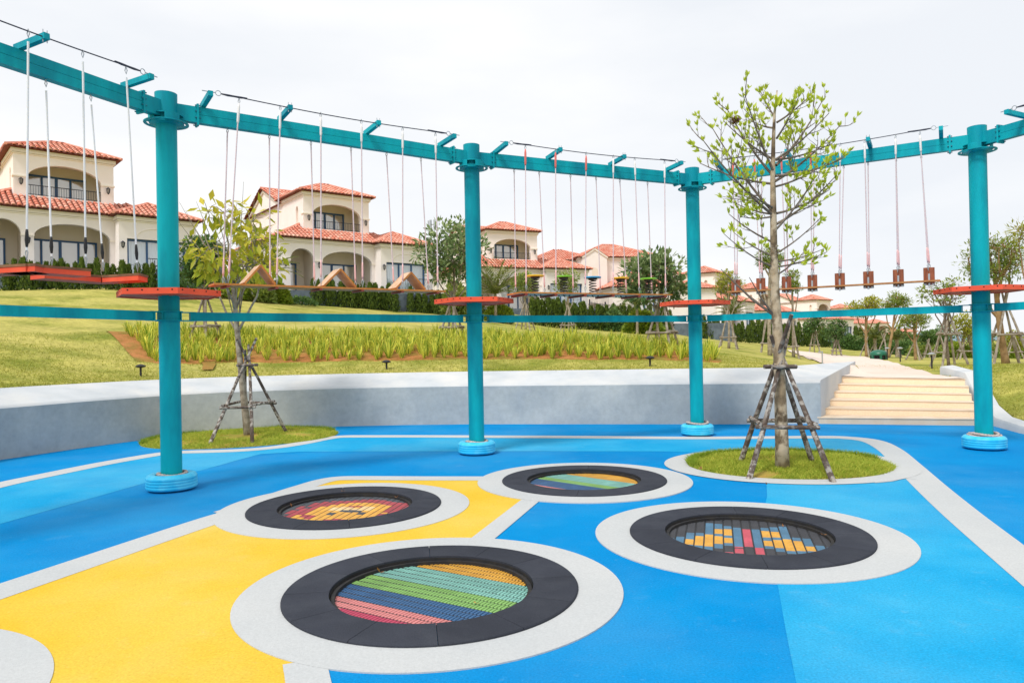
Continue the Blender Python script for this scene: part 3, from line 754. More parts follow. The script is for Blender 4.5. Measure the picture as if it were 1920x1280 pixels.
# butterfly mat
c = RINGS[1]
zb = lambda x, y: zpt(x, y, 5.333, 1230, 960)
V4 = ang_of(zb(905, 420), zb(860, 100)); a4 = V4-pi/2
mid = (gnd(*zb(903, 255), ZM).xy-Vector(c))
U4 = Vector((cos(a4), sin(a4))); V4v = Vector((-sin(a4), cos(a4)))
RUN = {0: [(170,340,'s_rose')], -1: [(155,336,'s_steel'),(336,350,'s_rose'),(360,402,'s_rose')], 1: [(170,350,'s_steel'),(352,364,'s_rose'),(370,414,'s_rose')],
 -2: [(135,165,'s_steel'),(165,230,'s_orange'),(230,250,'s_steel'),(250,303,'s_orange'),(303,332,'s_steel'),(396,405,'s_rose')],
 -3: [(115,163,'s_steel'),(163,213,'s_orange'),(213,240,'s_steel'),(240,312,'s_orange'),(312,355,'s_steel'),(404,414,'s_rose')],
 -4: [(105,222,'s_steel'),(222,335,'s_orange'),(335,372,'s_steel')], -5: [(205,235,'s_steel'),(235,330,'s_orange'),(330,368,'s_steel')],
 -6: [(205,268,'s_steel'),(268,320,'s_orange'),(320,356,'s_steel')], -7: [(243,335,'s_steel')], -8: [(260,310,'s_steel')],
 2: [(155,186,'s_steel'),(186,250,'s_orange'),(250,280,'s_steel'),(280,332,'s_orange'),(332,360,'s_steel'),(424,436,'s_rose')],
 3: [(145,192,'s_steel'),(192,250,'s_orange'),(250,275,'s_steel'),(275,348,'s_orange'),(348,386,'s_steel'),(444,456,'s_rose')],
 4: [(140,262,'s_steel'),(262,380,'s_orange'),(380,406,'s_steel')], 5: [(250,280,'s_steel'),(280,384,'s_orange'),(384,412,'s_steel')],
 6: [(255,338,'s_steel'),(338,384,'s_orange'),(384,422,'s_steel')], 7: [(325,415,'s_steel')], 8: [(342,390,'s_steel')]}
XM = {-8:110,-7:195,-6:285,-5:370,-4:455,-3:545,-2:725-0,-1:815,0:905,1:995,2:1080,3:1175,4:1270,5:1370,6:1460,7:1560,8:1670}
XM = {0:905,-1:818,-2:728,-3:640,-4:548,-5:458,-6:370,-7:285,-8:200,1:1000,2:1090,3:1185,4:1285,5:1385,6:1490,7:1590,8:1690}
RV = {}
for k, rl in RUN.items():
    RV[k] = [((gnd(*zb(XM[k], y1), ZM).xy-Vector(c)).dot(V4v), (gnd(*zb(XM[k], y0), ZM).xy-Vector(c)).dot(V4v), m_) for y0, y1, m_ in rl]
def bf(p, i, v):
    k = i
    for lo, hi, m_ in RV.get(k, []):
        if lo <= v < hi: return m_
    return 's_black'
tramp(c, a4, radians(-10), bf, 'round trampoline right of centre whose black mat shows an orange and blue butterfly', individual=0, colw=.0775)
# lion mat
c = RINGS[3]
zl = lambda x, y: zpt(x, y, 6.4, 500, 915)
a1_ = ang_of(zl(640, 425), zl(1230, 110))-pi/2
def pl_(l): return [zl(*p) for p in l]
LY = pl_([(280,378),(370,318),(490,300),(600,228),(740,205),(920,180),(1120,170),(1360,178),(1492,208),(1450,262),(1400,305),(1300,312),(1240,345),(1040,388),(870,362),(560,382)])
LC = pl_([(715,265),(790,225),(960,220),(1080,240),(1160,215),(1305,220),(1280,258),(1120,268),(1000,252),(880,265)])
LR = pl_([(60,420),(240,295),(330,238),(470,205),(600,172),(800,148),(1000,150),(1200,132),(1400,140),(1500,158),(1680,178),(1790,208),(1700,330),(1400,440),(300,470)])
LD = [pl_(q_) for q_ in ([(722,320),(760,288),(835,286),(795,322)], [(1055,314),(1090,283),(1168,283),(1135,318)], [(850,282),(900,266),(985,254),(1045,256),(1112,264),(1085,282),(950,286)],
      [(450,238),(500,215),(535,220),(500,240)], [(760,190),(790,162),(850,165),(820,190)], [(185,330),(230,305),(300,305),(250,332)], [(325,405),(370,380),(440,382),(400,408)], [(555,425),(590,402),(660,402),(630,428)], [(1590,285),(1620,258),(1680,258),(1650,285)], [(300,262),(340,245),(400,245),(360,264)])]
LR2 = [pl_(q_) for q_ in ([(395,368),(450,315),(610,320),(560,362)], [(1150,380),(1190,345),(1330,350),(1290,382)], [(930,222),(980,212),(1160,212),(1120,226)])]
LY2 = pl_([(1080,402),(1200,372),(1430,345),(1380,385),(1150,412)])
def lion(p, i, v):
    q_ = proj((p.x, p.y, ZM))
    if any(inpoly(q_, d) for d in LD): return 's_dark'
    if inpoly(q_, LC): return 's_cream'
    if any(inpoly(q_, d) for d in LR2): return 's_red'
    if inpoly(q_, LY) or inpoly(q_, LY2): return 's_orange'
    if inpoly(q_, LR): return 's_red'
    return 's_dark'
tramp(c, a1_, radians(15), lion, 'round trampoline left of centre whose red and yellow mosaic mat shows a lion face', individual=0)

# ---------------------------------------------------------------- climbing frame
PO = [(-5.76, 4.72), (-4.031, 8.50), (-.560, 10.90), (3.207, 12.62), (6.80, 10.45), (8.33, 6.50)]
frame = thing('climbing_frame', 'teal steel high ropes frame of posts, double top beams, lower rails and red platforms', 'climbing frame', (0, 11, 0))
PR = .116
hexrot = {1: -56, 2: -53, 3: -76, 4: -158}
for i in range(6):
    x, y = PO[i]
    b = MB(); b.tube([(x, y, .0), (x, y, 4.336)], PR, 32, True); post = smooth_by_angle(b.build('post', M['teal'], frame))
    b = MB(); b.lathe([(PR+.004, 4.344), (PR+.008, 4.66), (PR-.004, 4.66), (PR-.004, 4.373)], c=(x, y, 0), n=32)
    smooth_by_angle(b.build('post_cap', M['teal'], post))
    b = MB(); b.lathe([(PR+.001, 4.282), (.185, 4.297), (.185, 4.312), (PR+.001, 4.312)], c=(x, y, 0), n=40)
    b.lathe([(.185, 4.393), (.185, 4.404), (PR+.001, 4.404)], c=(x, y, 0), n=40)
    for k in range(4):
        a0 = radians(20+90*k); b.lathe([(.185, 4.312), (.194, 4.312), (.194, 4.404), (.185, 4.404)], c=(x, y, 0), n=8, closed=True, a0=a0, a1=a0+radians(52))
    b.lathe([(.21, 4.302), (.246, 4.302), (.246, 4.313), (.21, 4.313)], c=(x, y, 0), n=40, closed=True)
    for k in range(4):
        a0 = radians(40+90*k); b.bar((x+.17*cos(a0), y+.17*sin(a0), 4.308), (x+.23*cos(a0), y+.23*sin(a0), 4.308), .05, .01)
    b.build('collar', M['teal'], post)
    # clamp of the lower rail
    b = MB()
    for z in (1.983, 2.088):
        b.lathe([(PR+.001, z-.006), (.15, z-.006), (.15, z+.006), (PR+.001, z+.006)], c=(x, y, 0), n=32)
    b.build('clamp', M['teal'], post)
    if i in hexrot:
        pf = MB(); rp = .6; vs_t = [(x+rp*cos(radians(hexrot[i]+60*k)), y+rp*sin(radians(hexrot[i]+60*k))) for k in range(6)]
        z0, z1 = 2.262, 2.33
        hub = circ((x, y), PR+.004, 24, True)
        pf.poly([vs_t, hub], z1); pf.poly([vs_t, hub], z0+.012)
        for k in range(6):
            a_, b_ = vs_t[k], vs_t[(k+1) % 6]; ia = (x+(a_[0]-x)*.955, y+(a_[1]-y)*.955); ib = (x+(b_[0]-x)*.955, y+(b_[1]-y)*.955)
            pf.quad((*a_, z0), (*b_, z0), (*b_, z1), (*a_, z1)); pf.quad((*ib, z0), (*ia, z0), (*ia, z0+.012), (*ib, z0+.012)); pf.quad((*ia, z0), (*ib, z0), (*b_, z0), (*a_, z0))
            pf.bar((x+PR*cos(radians(hexrot[i]+60*k)), y+PR*sin(radians(hexrot[i]+60*k)), z0+.03), (*ia, z0+.03), .03, .045)
        plat = pf.build('platform', M['red'], frame)
        hb = MB()
        for k in range(6):
            a_, b_ = Vector(vs_t[k]), Vector(vs_t[(k+1) % 6]); n_ = Vector(((b_-a_).y, -(b_-a_).x)).normalized()
            for q_ in (.1, .36, .64, .9):
                p = a_.lerp(b_, q_)+n_*.001; hb.tube([(*p, (z0+z1)/2+.012), (*(p+n_*.0015), (z0+z1)/2+.012)], .009, 10)
        hb.build('bolt_holes', M['hole'], plat, kind='stuff')
def off(D): return Vector((D.y, -D.x, 0))     # toward the inside of the course
BAY = []
for i in range(5):
    A, B = Vector((*PO[i], 0)), Vector((*PO[i+1], 0))
    if i == 0: A, B = B, A
    D = (B-A).normalized(); ln = (B-A).length
    nrm = Vector((D.y, -D.x, 0))
    if nrm.dot(Vector((0, 0, 0))-A) < 0: nrm = -nrm
    BAY.append((A, D, ln, nrm))
    f0_, f1_ = .34, ln-.34
    z_ = lambda p, z: (p.x, p.y, z)
    bb = MB(); bb.bar(z_(A+D*f0_, 4.411), z_(A+D*f1_, 4.411), .097, .0945); bb.build('top_beam', M['teal'], frame)
    bb = MB(); bb.bar(z_(A+D*f0_, 4.509), z_(A+D*f1_, 4.509), .097, .0945)
    bb.bar(z_(A+D*(f0_+.02), 4.459), z_(A+D*(f1_-.02), 4.459), .08, .02)
    beam = bb.build('top_beam', M['teal'], frame)
    for p_, q2 in ((.09, f0_-.012), (f1_+.012, ln-.09)):
        s_ = MB(); s_.bar(z_(A+D*p_, 4.459), z_(A+D*q2, 4.459), .096, .19); s_.build('beam_stub', M['teal'], frame)
    for fp in (f0_, f1_):
        q_ = MB()
        q_.bar(z_(A+D*(fp-.012), 4.459), z_(A+D*(fp+.012), 4.459), .13, .255)
        fl = q_.build('flange', M['teal'], beam)
        q_ = MB()
        for zz in (4.354, 4.422, 4.498, 4.565):
            for sgn in (-1, 1):
                p = A+D*fp+nrm*(sgn*.057); q_.tube([z_(p-D*.032, zz), z_(p+D*.032, zz)], .008, 6)
        q_.build('bolts', M['tealbolt'], beam, kind='stuff')
    lb = MB(); lb.bar(z_(A+D*.24, 2.032), z_(A+D*(ln-.24), 2.032), .07, .105); lb.build('lower_rail', M['teal'], frame)
    for fp, sg in ((.14, 1), (ln-.14, -1)):
        q_ = MB()
        for zz in (1.983, 2.082): q_.bar(z_(A+D*(fp-.02*sg), zz), z_(A+D*(fp+.14*sg), zz), .1, .011)
        q_.bar(z_(A+D*(fp+.085*sg), 2.032), z_(A+D*(fp+.098*sg), 2.032), .1, .093)
        q_.bar(z_(A+D*(fp-.022*sg), 2.032), z_(A+D*(fp-.01*sg), 2.032), .09, .093)
        q_.build('rail_bracket', M['teal'], frame)
LC_ = .43; ZC = 4.66
arms = {0: [88, 285], 1: [395, 545, 711, 853], 2: [950, 1052, 1172, 1279], 3: [1341, 1474, 1627, 1764], 4: [1886]}
for i, (A, D, ln, nrm) in enumerate(BAY):
    cl0 = A+nrm*LC_+Vector((0, 0, ZC)); ts = [t_px(p, cl0, D) for p in arms[i]]
    if i == 0: ts = ts[::-1] + [ts[0]+1.35, ln-.45]; ts = sorted(set(round(x, 3) for x in ts)); ts = [x for x in ts if x < ln-.3]
    if i == 4: ts = [ts[0], ts[0]+1.15, ts[0]+2.3, ln-.5]
    for k, t0 in enumerate(ts):
        p = A+D*t0; b = MB(); zz = 4.586
        b.bar((*(p-nrm*.04).xy, zz), (*(p+nrm*(LC_+.0)).xy, zz+.03), .055, .06)
        ar = b.build('cross_arm', M['teal'], frame)
        b = MB(); q_ = p+nrm*(LC_-.03)
        if k in (0, len(ts)-1):
            sg = 1 if k == 0 else -1
            b.tube([(*(q_-D*.09*sg).xy, ZC-.02), (*(q_+D*.06*sg).xy, ZC-.02)], .006, 6)
            cc = q_+D*.09*sg
            b.tube([(cc.x+D.x*.03*cos(a_*pi/6), cc.y+D.y*.03*cos(a_*pi/6), ZC-.02+.03*sin(a_*pi/6)) for a_ in range(13)], .005, 5)
        else:
            for e_ in (-.02, .02): b.tube([(*(q_+D*e_).xy, ZC-.1), (*(q_+D*e_).xy, ZC+.02)], .005, 5)
        b.build('eye_bolt', M['steel'], ar)
    t0, t1 = ts[0]+.12, ts[-1]-.12
    cl = A+nrm*(LC_-.03); pts = [(*(cl+D*(t0+(t1-t0)*k/24)).xy, ZC-.02-.035*sin(pi*k/24)) for k in range(25)]
    b = MB(); b.tube(pts, .0065, 6)
    for s0, s1 in ((t0, t0+.3), (t1-.3, t1)):
        b.tube([(*(cl+D*(s0+(s1-s0)*k/4)).xy, ZC-.022-(.004 if 0 < k < 4 else 0)) for k in range(5)], [.008, .013, .011, .013, .008], 6)
    b.build('cable', M['cable'], frame)

# tyres and rope coils
tl = {1: 'sky-blue painted tyre round the foot of the left tall post', 2: 'sky-blue painted tyre round the foot of the second post from the left', 3: 'sky-blue painted tyre round the farthest post near the steps', 4: 'sky-blue painted tyre round the foot of the right post beside the steps'}
for i in tl:
    x, y = PO[i]
    t = thing('tyre', tl[i], 'tyre', (x, y, .02), 'painted tyres round the post feet')
    prof = [(.195, .015), (.2, .15), (.21, .172), (.245, .183), (.275, .182), (.305, .172), (.318, .158)]
    z = .15
    for gk in range(4):
        prof += [(.328, z), (.331, z-.008), (.331, z-.022), (.328, z-.028), (.322, z-.031)]; z -= .033
    prof += [(.318, .012), (.29, .001), (.22, .0)]
    prof = [(q[0]*.845, q[1]*1.0) for q in prof]
    b = MB(); b.lathe(prof, c=(x, y, .014), n=72, closed=True); smooth_by_angle(b.build('tread', M['tyre'], t), 35)
    r2 = random.Random(i)
    rb = MB(); loops = {4: 3, 3: 2}.get(i, 1)
    for lp in range(loops):
        rr_ = .15+lp*.026; zz = .185+.03*(lp % 2)
        for st in range(3):
            pts = []
            for k in range(97):
                a_ = 2*pi*k/96; th = a_*22+st*2*pi/3
                wob = .006*sin(3*a_+lp)
                pts.append((x+(rr_+wob+.012*cos(th))*cos(a_), y+(rr_+wob+.012*cos(th))*sin(a_), zz+.01*sin(2*a_+lp)+.012*sin(th)))
            rb.tube(pts, .0115, 5, False)
    ro = rb.build('rope_coil', M['ropeg'], origin=(x, y, .17), smooth=True)
    tag(ro, {1: 'twisted grey rope ring lying in the tyre of the left tall post', 2: 'twisted grey rope ring lying in the tyre of the second post from the left', 3: 'twisted grey rope lying in the tyre of the farthest post', 4: 'thick heap of twisted grey rope in the tyre of the right post'}[i], 'rope', 'rope rings in the tyres')

# ---------------------------------------------------------------- hanging bridges
def hang(root, name, top, bot, r=.0085, m='rope', sl=None, grip=None, topsl=None):
    top, bot = Vector(top), Vector(bot); d = (bot-top).normalized(); L_ = (bot-top).length
    b = MB(); b.tube([top+d*(.1 if topsl or grip else .035), bot-d*.1], r, 6, False); o = b.build(name, M[m], root, smooth=True)
    if topsl:
        b = MB(); b.tube([top+d*.05, top+d*.1, top+d*.27, top+d*.3], [.008, .016, .015, .008], 8); b.build('sleeve', M[topsl], o, smooth=True)
    b = MB()
    b.tube([top+Vector((0, 0, .012)), top+d*.03+Vector((.012, 0, 0)), top+d*.065, top+d*.03-Vector((.012, 0, 0)), top+Vector((0, 0, .012))], .005, 5, False)
    b.build('shackle', M['steel'], o); b = MB()
    b.tube([bot-d*.11, bot-d*.08+Vector((.012, 0, 0)), bot, bot-d*.08-Vector((.012, 0, 0)), bot-d*.11], .006, 5, False)
    b.build('shackle', M['steel'], o)
    if sl:
        b = MB(); b.tube([bot-d*.34, bot-d*.3, bot-d*.16, bot-d*.12], [.008, .011, .013, .010], 8); b.build('sleeve', M[sl], o, smooth=True)
    if grip:
        b = MB(); b.tube([bot-d*.30, bot-d*.27, bot-d*.2, bot-d*.15, bot-d*.13], [.01, .014, .018, .013, .010], 8); b.build('grip', M['black'], o, smooth=True)
    return o
def V3(p, z): return Vector((p.x, p.y, z))
# bay 1: plank with gables
A, D, ln, nr_ = BAY[1]; ZP = 2.4036
t = thing('hanging_plank_bridge', 'long wooden plank bridge with three triangular board humps hung between the two left posts', 'rope bridge', V3(A+D*ln/2, ZP), 'hanging bridges')
oc, wd = .2, .32
e0 = V3(A+nr_*(oc+wd/2), ZP); e1 = e0
ta, tb = t_px(402, e0, D), t_px(836, e0, D)
b = MB(); b.bar(V3(A+nr_*oc+D*ta, ZP), V3(A+nr_*oc+D*tb, ZP), wd, .022); b.build('plank', M['plankedge'], t)
for pa, pl0, pr0 in ((486, 459, 517), (639, 608, 668), (773, 743, 798)):
    l0 = V3(A+nr_*(oc+wd/2-.03), ZP); tm, t0, t1 = t_px(pa, l0, D), t_px(pl0, l0, D), t_px(pr0, l0, D); tm = (t0+t1)/2+.01
    g = thing('x', 'x', 'x'); bpy.data.objects.remove(g)
    hh = .235
    for s0 in (t0, t1):
        b = MB(); pa_ = V3(A+nr_*oc+D*s0, ZP+.012); pb_ = V3(A+nr_*oc+D*tm, ZP+.012+hh)
        b.bar(pa_+Vector((0, 0, .01)), pb_, wd-.06, .024); b.m = [1, 1, 0, 1, 0, 1]; b.build('hump_board', [M['humpface'], M['plankedge']], t)
def ropes(t, bay, zc_off, fronts, backs, fb_px, bb_px, of, ob, zp, tops, bots, m='rope', grip=False):
    A, D, ln, nr_ = BAY[bay]
    for k, (a_, b_) in enumerate(zip(fronts, fb_px)):
        tp = V3(A+nr_*(LC_-.03), ZC-.045); bt = V3(A+nr_*of, zp)
        p = tp+D*t_px(a_, tp, D); q_ = bt+D*t_px(b_, bt, D); hang(t, 'rope', p, q_, m=m, sl=None if grip else bots[k % len(bots)], topsl=tops[k % len(tops)] if tops else None, grip=grip)
    for k, (a_, b_) in enumerate(zip(backs, bb_px)):
        tp = V3(A, 4.354); bt = V3(A+nr_*ob, zp)
        p = tp+D*t_px(a_, tp, D); q_ = bt+D*t_px(b_, bt, D); hang(t, 'rope', p, q_, m=m, sl=None if grip else bots[k % len(bots)], grip=grip)
F1 = [448.5, 525.6, 601.5, 677.5, 755, 816.5]; B1 = [426.6, 505, 583, 658, 724.5, 789]; FB1 = [428, 519, 602, 680, 755, 821]; BB1 = [418, 506.5, 590, 667, 739, 804]
ropes(t, 1, 0, F1, B1, FB1, BB1, oc+wd/2-.01, oc-wd/2+.01, ZP+.01, ['sleevew'], ['sleeve'])
for k in range(6):
    l0 = V3(A+nr_*(oc+wd/2), ZP); s0 = t_px(FB1[k], l0, D); b = MB()
    b.bar(V3(A+nr_*(oc+wd/2+.01)+D*s0, ZP-.027), V3(A+nr_*(oc-wd/2-.01)+D*s0, ZP-.024), .035, .022); b.build('cross_bar', M['reddark'], t)
# bay 2: plank with spring discs
A, D, ln, nr_ = BAY[2]; ZP2 = 2.403
t = thing('hanging_spring_bridge', 'wooden plank bridge with five coloured discs on black springs hung between the middle posts', 'rope bridge', V3(A+D*ln/2, ZP2), 'hanging bridges')
oc, wd = .24, .5; l0 = V3(A+nr_*(oc+wd/2), ZP2); ta, tb = t_px(976, l0, D), t_px(1261, l0, D)
b = MB(); b.bar(V3(A+nr_*oc+D*ta, ZP2), V3(A+nr_*oc+D*tb, ZP2), wd, .02); pk = b.build('plank', M['plankedge'], t)
b = MB(); b.bar(V3(A+nr_*oc+D*(ta+.005), ZP2-.012), V3(A+nr_*oc+D*(tb-.005), ZP2-.012), wd-.01, .004); b.build('plank_underside', M['woodpale'], pk)
F2 = [985, 1041.6, 1099, 1150, 1190, 1246]; B2 = [964, 1011, 1069.5, 1117.5, 1162, 1214]; FB2 = [986.7, 1042.5, 1097.5, 1149.7, 1199, 1248]; BB2 = [967, 1021.7, 1075, 1126, 1175, 1222.5]
ropes(t, 2, 0, F2, B2, FB2, BB2, oc+wd/2-.02, oc-wd/2+.02, ZP2+.01, ['sleever', 'sleever', 'sleever', 'sleevew', 'sleevew', 'sleevew'], ['sleeve'])
for k in range(6):
    s0 = t_px(FB2[k], l0, D); b = MB()
    b.bar(V3(A+nr_*(oc+wd/2+.01)+D*s0, ZP2-.03), V3(A+nr_*(oc-wd/2-.01)+D*s0, ZP2-.03), .04, .032); b.build('cross_bar', M['reddark'], t)
nutb = MB()
DC = {'y': (246, 196, 40), 'g': (128, 206, 44), 'b': (40, 160, 220)}
for k_, v_ in DC.items(): M['disc_'+k_] = mat('disc_'+k_, lin(*v_, .8), .4)
for k, (px, cc) in enumerate(((1003.3, 'y'), (1057, 'g'), (1111, 'b'), (1163.5, 'y'), (1215.5, 'g'))):
    l1 = V3(A+nr_*oc, ZP2); p = l1+D*t_px(px, V3(A+nr_*oc, ZP2+.28), D)
    b = MB(); b.lathe([(0, .262), (.13, .262), (.137, .27), (.137, .279), (.13, .287), (0, .29)], c=(p.x, p.y, ZP2), n=32); dc = smooth_by_angle(b.build('spring_seat', M['disc_'+cc], t))
    b = MB(); b.lathe([(0, .235), (.07, .24), (.075, .262), (0, .262)], c=(p.x, p.y, ZP2), n=20); b.build('seat_plate', M['black'], dc)
    b = MB(); n_ = 100; b.tube([(p.x+.056*cos(j*2*pi*5.5/n_), p.y+.056*sin(j*2*pi*5.5/n_), ZP2+.012+.232*j/n_) for j in range(n_+1)], .0075, 6); b.build('spring', M['black'], dc, smooth=True)
    for j in range(4):
        q_ = p+D*(.08*cos(j*pi/2+.6))+nr_*(.08*sin(j*pi/2+.6)); nutb.tube([(q_.x, q_.y, ZP2-.014), (q_.x, q_.y, ZP2-.032)], .012, 6)
nutb.build('nuts', M['black'], t, kind='stuff')
# bay 3: rail with upright blocks
A, D, ln, nr_ = BAY[3]; ZP3 = 2.447
t = thing('hanging_block_bridge', 'thin wooden rail bridge with eight upright brown blocks hung between the two right posts', 'rope bridge', V3(A+D*ln/2, ZP3), 'hanging bridges')
oc = .2; l0 = V3(A+nr_*oc, ZP3); ta, tb = t_px(1366, l0, D), t_px(1763, l0, D)
b = MB(); b.bar(V3(A+nr_*(oc+.05)+D*ta, ZP3), V3(A+nr_*(oc+.05)+D*tb, ZP3), .1, .024); b.build('rail', M['wood'], t)
blk = [1380, 1427, 1475, 1523.5, 1575, 1628.5, 1684.5, 1742]
for k, px in enumerate(blk):
    p = l0+D*t_px(px, l0+Vector((0, 0, .1)), D); view = Vector((p.x, p.y, 0)).normalized(); sd_ = Vector((view.y, -view.x, 0))
    ax = (D*.75+sd_*.25).normalized(); b = MB()
    w_ = .145; prof = []
    fr = Vector((-ax.y, ax.x, 0));
    if fr.dot(view) > 0: fr = -fr
    vs = []
    for zz in (-.055, .20):
        for j in range(9):
            a_ = pi*j/8; q_ = p-ax*(cos(a_)*w_/2)+fr*(.02+.035*sin(a_)); vs.append((q_.x, q_.y, ZP3+zz))
    fs = [(j, j+1, j+10, j+9) for j in range(8)]+[tuple(range(9))[::-1], tuple(range(9, 18)), (0, 9, 17, 8)]
    b.add(vs, fs); bo = b.build('block', M['woodred'], t, smooth=False)
    b = MB(); q_ = p+fr*.062; b.bar((q_.x-ax.x*.012, q_.y-ax.y*.012, ZP3+.06), (q_.x+ax.x*.012, q_.y+ax.y*.012, ZP3+.06), .008, .1); b.bar((p.x-ax.x*.07, p.y-ax.y*.07, ZP3-.045), (p.x+ax.x*.07, p.y+ax.y*.07, ZP3-.045), .1, .02)
    b.tube([(q_.x-.0, q_.y, ZP3-.075), (q_.x, q_.y, ZP3-.03)], .014, 8)
    b.build('bracket', M['steel'], bo)
F3 = [1374, 1414, 1464.5, 1520, 1575.5, 1621, 1679, 1724.5]; B3 = [1384.5, 1428, 1476, 1526, 1582, 1627.5, 1680, 1727]
for k in range(8):
    tp = V3(A+nr_*(LC_-.03), ZC-.045); bt = V3(A+nr_*(oc+.1), ZP3+.15)
    hang(t, 'rope', tp+D*t_px(F3[k], tp, D), bt+D*t_px(blk[k]-1.5, bt, D), topsl='sleever' if k < 4 else 'sleevew', sl='sleeve')
    tp = V3(A, 4.354); bt = V3(A+nr_*oc, ZP3+.15)
    hang(t, 'rope', tp+D*t_px(B3[k], tp, D), bt+D*t_px(blk[k]+1.5, bt, D), sl='sleeve')
# bay 0: zigzag deck
A, D, ln, nr_ = BAY[0]; ZZ = 2.42
t = thing('hanging_zigzag_deck', 'red edged zigzag stepping deck with brown wooden tops hung left of the first post', 'rope bridge', (-4.7, 7.4, ZZ), 'hanging bridges')
def chev(near, wv):     # three corners of the near edge and the vectors to the far edge
    near = [Vector(p) for p in near]; far = [n_+Vector(v) for n_, v in zip(near, wv)]
    for j in range(2):
        b = MB(); wb = MB(); loop = [near[j], near[j+1], far[j+1], far[j]]; g_ = .004
        mid_ = sum(loop, Vector((0, 0)))/4
        if (loop[1]-loop[0]).cross(loop[2]-loop[1]) < 0: loop = loop[::-1]
        loop = [p+(mid_-p).normalized()*g_ for p in loop]
        b.add([(*p, ZZ) for p in loop]+[(*p, ZZ+.052) for p in loop], [(3, 2, 1, 0), (0, 1, 5, 4), (1, 2, 6, 5), (2, 3, 7, 6), (3, 0, 4, 7)])
        lo = [p+(p-mid_).normalized()*.01 for p in loop]
        wb.add([(*p, ZZ+.052) for p in lo]+[(*p, ZZ+.078) for p in lo], [(3, 2, 1, 0), (4, 5, 6, 7), (0, 1, 5, 4), (1, 2, 6, 5), (2, 3, 7, 6), (3, 0, 4, 7)])
        o = b.build('deck_frame', M['red'], t); wb.build('deck_board', M['woodbrown'], o)
for k in range(3):
    s = Vector((D.x, D.y))*(1.13*k)
    chev([Vector((-4.14, 8.02))+s, Vector((-4.64, 8.18))+s, Vector((-4.94, 7.64))+s], [(-.03, .27), (-.16, .27), (-.24, .13)])
    chev([Vector((-4.39, 7.55))+s, Vector((-4.71, 7.01))+s, Vector((-5.04, 7.09))+s], [(-.22, .12), (-.12, .30), (.06, .24)])
for tops_, bots_, which in (((53, 155, 236), (50, 161, 258), 'c'), ((86, 170), (97.5, 194.5), 'b')):
    for a_, b_ in zip(tops_, bots_):
        tp = V3(A+nr_*(LC_-.03), ZC-.045) if which == 'c' else V3(A, 4.354)
        bt = V3(A+nr_*(.12 if which == 'c' else -.12), ZZ+.09)
        hang(t, 'rope', tp+D*t_px(a_, tp, D), bt+D*t_px(b_, bt, D), m='ropew', grip=True, r=.0095)
for s0 in (1.55, 2.1, 2.7, 3.3):
    hang(t, 'rope', V3(A+nr_*.4+D*(s0+1.1), ZC-.045), V3(A+nr_*.12+D*(s0+1.05), ZZ+.09), m='ropew', grip=True)

# ---------------------------------------------------------------- trees
def leaf(b, p, d, n, ln, wd, tint):
    d = d.normalized(); s_ = d.cross(n)
    if s_.length < 1e-3: s_ = d.cross(Vector((1, 0, .3)))
    s_.normalize(); u = s_.cross(d)
    m_ = p+d*ln*.5-u*ln*.06; e = p+d*ln-u*ln*.16
    k = len(b.v)
    b.v += [tuple(p), tuple(m_+s_*wd/2), tuple(e), tuple(m_-s_*wd/2)]
    b.f += [(k, k+1, k+2), (k, k+2, k+3)]; b.t += [tint, min(1, tint+.12)]; b.m += [0, 0]
def rv(r): 
    while True:
        v = Vector((r.uniform(-1, 1), r.uniform(-1, 1), r.uniform(-1, 1)))
        if .01 < v.length < 1: return v
def curve(p, q_, bend, n=6):
    p, q_ = Vector(p), Vector(q_); mid = (p+q_)/2+bend
    return [p*(1-s)**2+mid*2*s*(1-s)+q_*s*s for s in [i/n for i in range(n+1)]]
